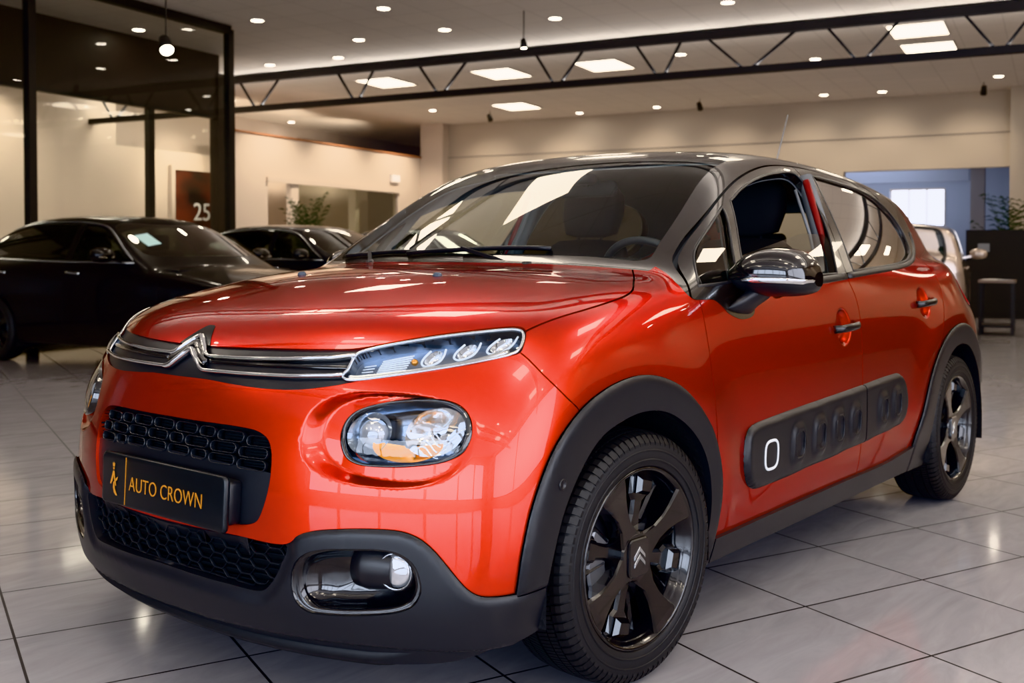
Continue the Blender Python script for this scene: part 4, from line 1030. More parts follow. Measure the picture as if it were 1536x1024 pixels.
# ================================================================= SHOWROOM  (a,b) axes turned 12.1 degrees against the car
RA=math.radians(12.1); HC=4.27
RM=Matrix.Rotation(RA,4,'Z')
def W(a,b,z=0): v=RM@Vector((a,b,z)); return (v.x,v.y,v.z)
def room(mb,name,m,parent=None,recalc=True):
    mb.xf(RM); return mb.build(name,m,parent,recalc)
def rbox_(name,lo,hi,m,parent=None,kind='structure'):
    mb=MB(); mb.box(lo,hi); o=room(mb,name,m,parent)
    if kind and parent is None: o['kind']=kind
    return o
def tile_mat(name,rot,ox,oy,sx,sy,gw,c1,c2,cg,rough,spec=.5,vein=True,bump=.0):
    m=mat(name,c1,rough=rough,spec=spec); b=m.node_tree.nodes['Principled BSDF']
    tc=nd(m,'ShaderNodeTexCoord'); mp=nd(m,'ShaderNodeMapping'); mp.vector_type='TEXTURE'
    mp.inputs['Location'].default_value=(ox,oy,0); mp.inputs['Rotation'].default_value=(0,0,rot); mp.inputs['Scale'].default_value=(sx,sy,1)
    lk(m,tc.outputs['Object'],mp.inputs['Vector']); sp=nd(m,'ShaderNodeSeparateXYZ'); lk(m,mp.outputs[0],sp.inputs[0])
    def math_(op,a,b_=None,c=None):
        n=nd(m,'ShaderNodeMath',operation=op)
        for i,v in enumerate((a,b_,c)):
            if v is None: continue
            if isinstance(v,(int,float)): n.inputs[i].default_value=v
            else: lk(m,v,n.inputs[i])
        return n.outputs[0]
    ds=[]
    for ax,s in ((sp.outputs[0],sx),(sp.outputs[1],sy)):
        fr=math_('FRACT',ax); d=math_('ABSOLUTE',math_('SUBTRACT',fr,.5)); d=math_('MULTIPLY',math_('SUBTRACT',.5,d),s); ds.append(math_('LESS_THAN',d,gw/2))
    g=math_('MAXIMUM',ds[0],ds[1])
    fx=math_('FLOOR',sp.outputs[0]); fy=math_('FLOOR',sp.outputs[1]); cb=nd(m,'ShaderNodeCombineXYZ'); lk(m,fx,cb.inputs[0]); lk(m,fy,cb.inputs[1])
    wn=nd(m,'ShaderNodeTexWhiteNoise'); lk(m,cb.outputs[0],wn.inputs['Vector'])
    mix=nd(m,'ShaderNodeMix',data_type='RGBA'); mix.inputs[6].default_value=(*c1,1); mix.inputs[7].default_value=(*c2,1)
    if vein:
        of=nd(m,'ShaderNodeVectorMath',operation='MULTIPLY_ADD'); lk(m,wn.outputs['Color'],of.inputs[0]); of.inputs[1].default_value=(7,7,7); lk(m,tc.outputs['Object'],of.inputs[2])
        st=nd(m,'ShaderNodeMapping'); st.inputs['Rotation'].default_value=(0,0,-rot+.3); st.inputs['Scale'].default_value=(1.2,4.5,1); lk(m,of.outputs[0],st.inputs[0])
        n=nd(m,'ShaderNodeTexNoise'); n.inputs['Scale'].default_value=2.2; n.inputs['Detail'].default_value=8; n.inputs['Roughness'].default_value=.62; n.inputs['Distortion'].default_value=1.2; lk(m,st.outputs[0],n.inputs['Vector'])
        r=nd(m,'ShaderNodeValToRGB'); r.color_ramp.elements[0].position=.32; r.color_ramp.elements[1].position=.68; lk(m,n.outputs['Fac'],r.inputs['Fac']); lk(m,r.outputs['Color'],mix.inputs[0])
    else: lk(m,wn.outputs['Value'],mix.inputs[0])
    m2=nd(m,'ShaderNodeMix',data_type='RGBA'); lk(m,g,m2.inputs[0]); lk(m,mix.outputs[2],m2.inputs[6]); m2.inputs[7].default_value=(*cg,1); lk(m,m2.outputs[2],b.inputs['Base Color'])
    rr=math_('ADD',math_('MULTIPLY',g,.5),rough); lk(m,rr,b.inputs['Roughness'])
    return m
M_floor=tile_mat('polished_tile',math.radians(-20.8),.806,-.929,.53,.458,.0075,(.355,.342,.357),(.435,.42,.437),(.018,.017,.018),.085,spec=.5)
M_ceil=tile_mat('ceiling_tile',RA,.1,.2,.62,.62,.012,(.80,.745,.69),(.83,.77,.71),(.66,.61,.56),.9,vein=False)
M_beige=mat('warm_plaster',(.56,.49,.41),rough=.9); add_noise_bump(M_beige,40,.05,.003)
M_whitew=mat('white_wall_paint',(.66,.57,.49),rough=.9); add_noise_bump(M_whitew,40,.05,.003)
M_grey=mat('grey_wall_paint',(.30,.27,.25),rough=.9); add_noise_bump(M_grey,40,.05,.003)
M_blue=mat('cool_wall_paint',(.36,.39,.47),rough=.8); add_noise_bump(M_blue,40,.05,.003)
M_steel=mat('black_steel',(.010,.010,.013),rough=.55); add_noise_bump(M_steel,50,.1,.001)
M_fascia=mat('dark_fascia',(.022,.016,.014),rough=.55); add_noise_bump(M_fascia,20,.05,.002)
M_frame=mat('dark_frame',(.014,.014,.015),rough=.5)
M_oglass=glassmat('office_glass',(.95,.96,.95),refl=.5)
M_oak=mat('copper_trim',(.40,.18,.09),rough=.6)
E_down=emismat('downlight_glow',(1,.89,.74),55.)
E_panel=emismat('panel_glow',(1,.87,.70),15.)
E_day=emismat('overcast_daylight',(.93,.90,1.0),6.)
A0,A1,B0,B1=-10.,20.4,-8.,15.5
# floor and ceiling
mb=MB(); mb.box((A0-.2,B0-.2,-.12),(28.,B1+.2,0)); o=room(mb,'floor',M_floor); structure(o)
mb=MB(); mb.box((A0-.2,B0-.2,HC),(28.,B1+.2,HC+.15)); o=room(mb,'ceiling',M_ceil); structure(o)
# walls
rbox_('wall_back',(A1,2.25,0),(A1+.25,12.49,HC),M_beige)
rbox_('wall_back_lintel',(A1,-1.0,2.76),(A1+.25,2.25,HC),M_beige)
rbox_('wall_back_right',(A1-.45,B0,0),(A1+.25,-.93,HC),M_beige)
rbox_('trim_1',(A1-.02,-.93,3.43),(A1,12.3,3.45),M_grey)
rbox_('trim_2',(A1-.30,11.85,0),(A1+.02,12.49,HC),M_whitew)
rbox_('wall_left',(A0,B1,0),(28.,B1+.2,HC),mat('left_wall_paint',(.45,.39,.35),rough=.9))
# white partition with an opening and a doorway
mb=MB(); mb.box((13.2,12.49,0),(14.28,12.62,3.43)); mb.box((14.28,12.49,2.52),(19.05,12.62,3.43)); mb.box((19.05,12.49,0),(20.4,12.62,3.43)); mb.box((15.02,12.49,0),(15.26,12.62,2.52)); mb.box((15.26,12.49,0),(19.05,12.62,.9))
o=room(mb,'wall_partition',M_whitew); structure(o)
rbox_('trim_3',(13.2,12.45,3.43),(20.4,12.64,3.46),M_oak)
rbox_('trim_4',(14.22,12.44,2.50),(19.1,12.49,2.60),M_whitew)
o=rbox_('window_1',(15.26,12.54,.9),(19.05,12.56,2.52),glassmat('partition_glass',(.80,.82,.78),refl=2.0))
rbox_('trim_5',(17.6,12.7,0),(17.75,12.9,2.6),M_whitew); 
rbox_('wall_partition_inner',(15.05,14.3,0),(20.4,14.4,3.3),M_whitew)
# room beyond the opening: cool daylight windows
rbox_('wall_far',(27.,-4,0),(27.2,.85,HC),M_blue); rbox_('wall_far_left',(27.,2.2,0),(27.2,B1,HC),M_blue); rbox_('wall_far_low',(27.,.85,0),(27.2,2.2,1.75),M_blue); rbox_('wall_far_top',(27.,.85,2.72),(27.2,2.2,HC),M_blue)
rbox_('wall_far_side',(20.65,-4.2,0),(27.,-4,HC),M_blue)
rbox_('trim_6',(23.8,-.28,0),(24.1,.02,HC),mat('grey_column',(.40,.37,.37),rough=.8))
rbox_('trim_7',(24.5,.1,2.75),(24.7,4.,3.15),M_blue)
o=rbox_('window_2',(27.05,.85,1.75),(27.07,2.2,2.72),glassmat('far_glass',(.9,.93,.95)))
mb=MB()
for y in (.85,1.28,1.72,2.16): mb.box((26.98,y-.02,1.75),(27.04,y+.02,2.72))
mb.box((26.98,.85,1.73),(27.04,2.2,1.78)); mb.box((26.98,.85,2.69),(27.04,2.2,2.74)); room(mb,'window_frame',M_whitew,o)
mb=MB(); mb.add([(27.6,.2,1.2),(27.6,3.0,1.2),(27.6,3.0,3.2),(27.6,.2,3.2)],[(0,1,2,3)]); o=room(mb,'window_22',E_day); o['kind']='structure'  # glowing sheet outside the far window, standing in for the sky
# black roof truss across the hall
def truss(a,nm,label):
    mb=MB(); mb.box((a-.06,-9.9,4.13),(a+.06,15.4,4.25)); T=empty(nm,W(a,0,3.6),label,'roof truss'); 
    top=room(mb,'top_chord',M_steel,T); mb=MB(); mb.box((a-.06,-9.9,3.60),(a+.06,15.4,3.70)); room(mb,'bottom_chord',M_steel,T)
    bots=[11.04+1.78*2,11.04+1.78,11.04,8.89,7.22,5.13,3.46,2.17,.63,-1.08,-2.8,-4.5,-6.2,-7.9]
    tops=[(15.0,14.0),(13.2,12.2),(11.45,10.54),(9.28,8.52),(7.64,6.72),(5.5,4.68),(3.85,3.14),(2.76,1.48),(1.08,.13),(-.65,-1.5),(-2.3,-3.2),(-4.0,-4.9),(-5.7,-6.6),(-7.4,-8.4)]
    for bb,(t0,t1) in zip(bots,tops):
        for t in (t0,t1): mb=MB(); mb.bar((a,bb+(.06 if t>bb else -.06),3.68),(a,t,4.16),.035,.035); room(mb,'web_strut',M_steel,T)
    return T
truss(12.28,'roof_truss','long black steel lattice truss running under the ceiling')
# out-of-view trusses added to carry the ceiling fill lights
for aa,lb in ((3.4,'added black steel lattice truss carrying a fill light in the middle of the hall, seen mirrored in the windshield'),(-1.0,'added black steel lattice truss carrying a fill light near the camera, seen mirrored in the hood'),(-5.2,'added black steel lattice truss carrying a fill light over the front windows of the hall')): truss(aa,'roof_truss',lb)
for aa,zz,pw,bb,ln in ((12.28,3.72,110,3.,24),(3.4,3.72,300,0,15),(-1.0,3.72,170,0,15),(-5.2,3.72,120,0,15)):  # light strips without fixtures, added to brighten the ceiling
    L=bpy.data.lights.new('ceiling_fill_uplight','AREA'); L.shape='RECTANGLE'; L.size=.08; L.size_y=ln; L.energy=pw; L.color=(1,.95,.90); ol=bpy.data.objects.new('ceiling_fill_uplight',L); COL.objects.link(ol); ol.matrix_world=RM@Matrix.Translation((aa,bb,zz))@Matrix.Rotation(math.pi,4,'X')
# glazed office on the left
rbox_('wall_office_back',(2.,B1-.25,0),(12.9,B1-.2,HC),M_whitew); rbox_('wall_office_back_low',(12.9,B1-.25,0),(19.5,B1-.2,3.25),M_whitew)
def pane(name,lo,hi,n):
    o=rbox_(name,lo,hi,M_oglass); return o
n=3
for i,(a0,a1) in enumerate(((-1.0,2.33),(2.33,5.66),(5.66,8.95))):
    o=pane('window_%d'%(n+i),(a0,8.70,.06),(a1,8.715,4.2),0)
    mb=MB(); mb.box((a1-.05,8.66,0),(a1+.05,8.76,4.22)); mb.box((a0,8.66,4.16),(a1,8.76,HC)); mb.box((a0,8.66,0),(a1,8.76,.08)); room(mb,'window_frame',M_frame,o)
rbox_('wall_office_fascia',(1.,10.40,3.28),(10.6,10.52,HC),M_fascia)
rbox_('trim_8',(10.55,10.38,0),(10.95,10.56,3.98),M_fascia)
for i,(a0,a1) in enumerate(((3.,6.0),(6.0,9.15),(9.15,10.6))):
    o=pane('window_%d'%(n+3+i),(a0,10.44,.06),(a1,10.455,3.28),0)
    mb=MB(); mb.box((a0-.055,10.40,0),(a0+.055,10.50,3.28)); mb.box((a0,10.40,3.24),(a1,10.50,3.30)); room(mb,'window_frame',M_frame,o)
mb=MB(); mb.box((7.3,12.6,0),(7.42,12.72,3.3)); mb.box((4.9,13.2,0),(5.15,13.32,3.3)); room(mb,'trim_9',mat('grey_mullion',(.10,.10,.11),rough=.6)); bpy.data.objects['trim_9']['kind']='structure'
# daylight windows behind the camera
def daywin(idx,axis,pos,u0,u1,z0,z1,nb):
    """window wall glazed between u0..u1"""
    f=lambda u,d,z:(pos+d,u,z) if axis=='a' else (u,pos+d,z)
    mb=MB(); mb.add([f(u0,-.05,z0),f(u1,-.05,z0),f(u1,-.05,z1),f(u0,-.05,z1)],[(0,1,2,3)]); o=room(mb,'window_%d'%idx,M_oglass); structure(o)
    mb=MB()
    for k in range(nb+1):
        u=u0+(u1-u0)*k/nb; lo=f(u-.05,-.1,z0);hi=f(u+.05,.05,z1); mb.box(tuple(map(min,lo,hi)),tuple(map(max,lo,hi)))
    for z in (z0,z1): lo=f(u0,-.1,z-.05);hi=f(u1,.05,z+.05); mb.box(tuple(map(min,lo,hi)),tuple(map(max,lo,hi)))
    room(mb,'window_frame',M_frame,o)
def wall_with_hole(name,axis,pos,lo,hi,u0,u1,z0,z1,m):
    f=lambda u,d,z:(pos+d,u,z) if axis=='a' else (u,pos+d,z)
    mb=MB()
    for (ua,ub,za,zb) in ((lo,u0,0,HC),(u1,hi,0,HC),(u0,u1,0,z0),(u0,u1,z1,HC)):
        p=f(ua,-.2,za);q=f(ub,0,zb); mb.box(tuple(map(min,p,q)),tuple(map(max,p,q)))
    structure(room(mb,name,m))
wall_with_hole('wall_front','a',A0,B0-.2,B1+.2,-7.5,4.0,.4,3.6,M_grey); daywin(20,'a',A0,-7.5,4.0,.4,3.6,6)

LP=globals().get('LP',1.)
def area(name,loc,tgt,sx,sy,power,col):
    L=bpy.data.lights.new(name,'AREA'); L.shape='RECTANGLE'; L.size=sx; L.size_y=sy; L.energy=power; L.color=col
    o=bpy.data.objects.new(name,L); COL.objects.link(o); o.location=loc; d=Vector(tgt)-Vector(loc); o.rotation_euler=d.to_track_quat('-Z','Y').to_euler(); return o
wall_with_hole('wall_right','b',B0,A0-.2,28.,-8.5,1.5,.3,4.1,M_beige)
rbox_('mirrored_dark_band',(1.6,B0,0),(28.,B0+.03,1.35),mat('dark_reflection_band',(.03,.022,.02),rough=.5))  # unseen dark band added so the car's side mirrors a crisp edge
rbox_('mirrored_band_rail',(1.6,B0+.03,1.33),(28.,B0+.05,1.38),M_steel); daywin(21,'b',B0,-8.5,1.5,.3,4.1,2)
area('window_daylight',W(A0-.6,-1.8,2.0),W(0,-1.8,1.9),11.5,3.4,1050,(.72,.81,1.0))
area('window_daylight',W(-3.5,B0-.6,2.2),W(-3.5,0,2.1),10,4.0,700,(.84,.86,1.0))

# ================================================================= CEILING LIGHTS
LOCAL[0]=True
def downlight():
    r=empty('downlight',(0,0,0),'','ceiling light')
    mb=MB(); mb.lathe([(.105,0.004),(.105,-.012),(.085,-.014),(.078,.0)],24,'z'); mb.build('trim_ring',mat('white_trim',(.7,.66,.6),rough=.5),r)
    mb=MB(); mb.lathe([(.080,-.006),(.045,-.013),(0,-.015)],24,'z'); mb.build('glowing_lens',E_down,r); return r
def dup(root,loc,rz=0):
    c=root.copy(); COL.objects.link(c); c.location=loc; c.rotation_euler=(0,0,rz)
    for ch in list(root.children):
        d=ch.copy(); COL.objects.link(d); d.parent=c
        for g in ch.children: e=g.copy(); COL.objects.link(e); e.parent=d
    return c
dl=downlight(); first=True
DOWN=[(8.81,8.07,'round recessed downlight at upper left beside the glass office post'),(9.0,6.12,'bright round downlight at the top edge of the photo, left of centre'),(10.51,6.09,'bright round downlight, right one of the pair above the left end of the truss'),(10.55,7.61,'bright round downlight, left one of the pair above the left end of the truss'),(10.56,4.37,'round downlight near the top above the middle of the truss'),(11.61,8.77,'small dim downlight just above the truss near its left end'),(11.64,10.22,'round downlight just right of the dark office post, above the truss'),(13.89,3.68,'round downlight seen through the truss right of the second light panel'),(10.72,2.02,'downlight cut by the top edge of the photo over the car roof'),(15.3,1.83,'large bright downlight seen through the truss over the rear door'),(18.58,-.78,'downlight at the far right under the truss by the pillar'),(19.56,1.37,'small downlight close to the back wall, second from the right pillar'),(19.49,2.49,'downlight close to the back wall above the rear window of the red car'),(19.65,6.11,'downlight close to the back wall above the roof of the red car'),(19.8,8.02,'downlight close to the back wall above the windshield of the red car'),(17.87,10.78,'downlight under the truss above the far corner of the white partition'),(18.15,15.0,'downlight above the white partition next to the dark office column'),(8.52,10.0,'downlight inside the glass office above the dark fascia')]
for a,b,l in DOWN:
    c=dl if first else dup(dl,(0,0,0)); first=False; c.location=W(a,b,HC-.001); c['label']=l; c['group']='recessed ceiling downlights'
def lpanel():
    r=empty('light_panel',(0,0,0),'','ceiling light')
    mb=MB()
    for lo,hi in (((-.50,-.40,-.02),(.50,-.37,.0)),((-.50,.37,-.02),(.50,.40,0)),((-.50,-.37,-.02),(-.47,.37,0)),((.47,-.37,-.02),(.50,.37,0))): mb.box(lo,hi)
    mb.build('panel_frame',mat('panel_rim',(.7,.66,.6),rough=.5),r)
    mb=MB(); mb.box((-.47,-.37,-.010),(.47,.37,-.002)); mb.build('diffuser',E_panel,r); return r
lp=lpanel(); first=True
PAN=[(14.1,9.5,'square glowing ceiling panel, leftmost behind the truss'),(14.2,7.1,'square glowing ceiling panel in the middle behind the truss'),(14.25,5.15,'square glowing ceiling panel, third from the left behind the truss'),(18.15,8.8,'square glowing ceiling panel below the truss near the back wall'),(15.15,.05,'wide glowing ceiling panel at the right behind the truss'),(13.6,.05,'ceiling panel at the right partly hidden by the truss top chord')]
for a,b,l in PAN:
    c=lp if first else dup(lp,(0,0,0)); first=False; c.location=W(a,b,HC-.001); c.rotation_euler=(0,0,RA); c['label']=l; c['group']='square ceiling light panels'
# the rest of the ceiling, seen only in reflections
for a,b in ((2.9,1.75),(3.6,3.9),(7.0,5.2),(7.6,2.6),(6.8,.2),(2.6,-3.),(2.6,-5.6),(6.8,-3.),(6.8,-5.6),(10.5,-5.8),(13.2,-6.0),(17.,-6.0),(10.6,-2.6),(-1.2,1.0),(-1.4,-3.),(-1.4,-5.8),(-5.4,-3.),(-5.4,.8),(-5.4,-5.8),(-5.4,5.),(-1.2,5.)):
    c=dup(lp,W(a,b,HC-.001),RA); c['label']='square glowing ceiling panel over the front of the hall, seen mirrored in the paint'; c['group']='ceiling panels above the red car'
for a in (-4.5,-.5,3.5,7.5):
    for b in (-6.8,-4.4,-1.6,1.2,4.6):
        c=dup(dl,W(a,b,HC-.001)); c['label']='recessed downlight over the front of the hall, seen mirrored in the paint'; c['group']='downlights above the red car'
def spotfix(loc,tgt,label,drop=.15,sc=1.):
    r=empty('ceiling_spotlight',loc,label,'spotlight'); mb=MB(); d=(Vector(tgt)-Vector(loc)).normalized(); q=Vector((0,0,1)).rotation_difference(d).to_matrix().to_4x4()
    mb.lathe([(0,-.10*sc),(.045*sc,-.10*sc),(.06*sc,.06*sc),(.052*sc,.06*sc),(.05*sc,.04*sc)],18,'z'); mb.xf(q); h=mb.build('lamp_head',M_frame,r)
    mb=MB(); mb.lathe([(0,.045*sc),(.05*sc,.045*sc)],18,'z'); mb.xf(q); mb.build('glowing_lens',E_down,r)
    mb=MB(); mb.bar((0,0,0),(0,0,drop),.010,.010); mb.build('stem',M_frame,r); return r
spotfix(W(5.89,6.84,3.30),W(4.6,5.0,1.2),'bright round spotlight hanging before the dark office fascia',.95,1.35)
spotfix(W(9.9,4.52,3.80),W(9.5,4.,0),'small black spotlight hanging below the truss',.45,.8)
spotfix(W(19.2,-.5,4.10),W(20.4,-.3,2.5),'small wall-washer spotlight at the far right by the pillar',.17)
spotfix(W(18.9,4.9,4.10),W(20.4,4.9,2.5),'small wall-washer spotlight near the back wall above the car roof',.17)
spotfix(W(18.4,9.6,4.08),W(20.4,9.9,2.5),'small wall-washer spotlight near the far corner',.17)
LOCAL[0]=False
# warm scallops on the back wall, plus spots added to fill other walls
def spot(loc,tgt,e,ang,col=(1,.82,.62),blend=.9,size=.06):
    L=bpy.data.lights.new('wall_washer_or_fill','SPOT'); L.energy=e; L.spot_size=math.radians(ang); L.spot_blend=blend; L.color=col; L.shadow_soft_size=size
    o=bpy.data.objects.new('wall_washer_or_fill',L); COL.objects.link(o); o.location=loc; o.rotation_euler=(Vector(tgt)-Vector(loc)).to_track_quat('-Z','Y').to_euler()
for a in (4.,7.,10.,13.,16.,19.): spot(W(a,B0+1.4,HC-.05),W(a,B0-.1,2.3),170,85)  # added out of view to light the right wall mirrored in the doors
for b in (10.6,8.6,6.4,4.6,3.0,1.4,-.2): spot(W(18.7,b,HC-.05),W(20.5,b,2.5),85,74,blend=1.)
for a,b in ((14.3,11.4),(16.6,11.4),(18.8,11.4)): spot(W(a,b,HC-.05),W(a,12.6,1.4),230,105)
for a in (14.6,16.6,18.6): spot(W(a,13.0,3.1),W(a,15.4,4.0),110,120)  # hidden lamps added behind the partition to brighten the left wall
spot(W(9.8,14.3,HC-.06),W(10.2,15.6,1.8),160,100); spot(W(6.5,13.6,HC-.06),W(6.5,15.6,1.6),220,120); spot(W(14.5,14.3,3.9),W(14.8,15.4,2.0),120,110)
# panels added inside the office to brighten it
for a,b in ((6.5,12.9),(10.5,13.2),(14.2,14.0),(8.6,14.4),(12.6,14.5),(4.6,14.4)): c=dup(lp,W(a,b,HC-.001),RA); c['label']='glowing ceiling panel added to brighten the glass office'; c['group']='ceiling panels added in the office'
area('far_daylight',W(24.,2.5,HC-.05),W(24,2.5,0),3,3,160,(.75,.82,1.0))

# ================================================================= FURNITURE AND SIGNS
# table with leaflets
T=empty('side_table',W(12.65,-1.06,0),'black metal side table with papers on top, by the right pillar','table')
mb=MB(); mb.box((12.40,-1.28,.68),(12.95,-.84,.715)); room(mb,'table_top',mat('table_wood',(.20,.15,.12),rough=.4),T)
for a in (12.44,12.90):
    for b in (-1.25,-.87): mb=MB(); mb.box((a-.02,b-.02,0),(a+.02,b+.02,.68)); room(mb,'leg',M_frame,T)
mb=MB(); mb.box((12.42,-1.26,.10),(12.92,-.86,.13)); room(mb,'lower_shelf',M_frame,T)
for i,(a,b,r,c,z) in enumerate(((12.6,-.96,.2,(.75,.72,.68),.7155),(12.72,-1.13,-.3,(.45,.47,.50),.7155),(12.8,-1.0,.6,(.8,.78,.75),.7195))):
    mb=MB(); mb.rbox((-.11,-.08,0),(.11,.08,.004),.002); mb.xf(Matrix.Translation((a,b,z))@Matrix.Rotation(r,4,'Z')); o=room(mb,'leaflet',mat('paper',c,rough=.6)); tag(o,['pale leaflet on the left of the black side table','grey brochure lying on the right of the black side table','white leaflet at the back of the black side table'][i],'leaflet')
# black partition with a small socket plate
o=rbox_('room_divider',(16.3,-2.2,0),(16.4,-.42,1.44),mat('divider_black',(.008,.008,.009),rough=.6),kind=None); tag(o,'matt black waist-high room divider beyond the silver car','divider')
mb=MB(); mb.rbox((16.27,-.78,1.08),(16.3,-.60,1.22),.01,axis=0); room(mb,'notice',mat('notice_grey',(.20,.21,.24),rough=.6),o)
def palm(loc,h,seed,label,n=16,spread=.5,base=.35):
    rg=random.Random(seed); R=empty('potted_palm',loc,label,'plant'); LOCAL[0]=True
    mb=MB(); mb.lathe([(0,0),(.15,0),(.19,.32),(.175,.32),(.16,.28),(0,.28)],20,'z'); mb.build('pot',M_frame,R)
    leaf=mat('leaf_green',(.022,.055,.014),rough=.5); mb=MB(); st=MB()
    for k in range(n):
        an=rg.uniform(0,6.28); top=h*rg.uniform(.55,1.0); sp=spread*rg.uniform(.5,1.1); P=[]
        for i in range(12):
            t=i/11; P.append(Vector((math.cos(an)*sp*t**1.6,math.sin(an)*sp*t**1.6,.28+ (top-.28)*(t*1.15-.25*t**3))))
        st.tube(P,[.008*(1-.8*i/11) for i in range(12)],5)
        for i in range(4,12):
            for sd in (-1,1):
                d=(P[min(i+1,11)]-P[i-1]).normalized(); sv=d.cross(Vector((0,0,1))).normalized()*sd
                L=.24*(1-.05*(i-4))*rg.uniform(.8,1.2); a=P[i]; m_=a+(sv*.6+d*.5)*L*.55+Vector((0,0,.01)); e=a+(sv*.8+d*.75)*L+Vector((0,0,-.06*rg.uniform(.3,1.4))); w_=d*.018
                mb.add([a,m_+w_,e,m_-w_],[(0,1,2,3)])
    mb.build('fronds',leaf,R,recalc=False); st.build('stems',mat('stem_green',(.06,.08,.03),rough=.6),R); LOCAL[0]=False; return R
palm(W(12.9,10.45,0),2.35,3,'tall potted palm standing before the glazed opening in the white partition',34,.40)
palm(W(17.3,-1.05,0),2.25,8,'leafy potted palm behind the black divider at the right edge',34,.75)
# framed poster in the office
o=empty('framed_poster',W(15.0,15.2,0),'dark poster in a pale frame inside the glass office','poster')
mb=MB(); 
for lo,hi in (((14.32,15.14,0),(14.42,15.24,2.95)),((15.56,15.18,0),(15.66,15.25,2.95)),((14.42,15.18,2.86),(15.56,15.25,2.95))): mb.box(lo,hi)
pass
room(mb,'poster_frame',M_whitew,o)
pm=mat('poster_print',(.03,.015,.012),rough=.35); add_noise_col(pm,(.012,.010,.012),(.14,.035,.022),scale=1.6,detail=3)
mb=MB(); mb.box((14.42,15.20,.3),(15.56,15.22,2.86)); room(mb,'poster_print',pm,o)
ot=text_mesh('poster_lettering','25',.55,.004,0,1,M_white,o)
ot.matrix_world=RM@Matrix.Translation((14.98,15.17,1.78))@Matrix.Rotation(math.radians(90),4,'X')
# small lit sign on the partition and dark vent high on the left wall
o=empty('wall_sign',W(18.88,12.45,2.84),'small pale lit sign high on the white partition near the corner','sign')
mb=MB(); mb.box((18.70,12.42,2.76),(19.06,12.485,2.94)); room(mb,'sign_box',mat('sign_white',(.8,.74,.68),rough=.5,emis=(1,.85,.7),es=.35),o)
mb=MB()
for k in range(3): mb.box((18.75+k*.10,12.412,2.79),(18.81+k*.10,12.42,2.91))
room(mb,'sign_mark',mat('sign_mark',(.95,.9,.85),rough=.5,emis=(1,.9,.8),es=1.2),o)
o=empty('air_vent',W(19.5,15.4,3.8),'dark louvred air vent high on the wall above the white partition','vent')
mb=MB(); mb.box((19.0,15.44,3.60),(20.0,15.49,3.98)); room(mb,'vent_frame',M_grey,o)
mb=MB(); 
for k in range(5): mb.box((19.08,15.40,3.64+k*.065),(19.92,15.44,3.68+k*.065))
room(mb,'louvre',M_dark,o)
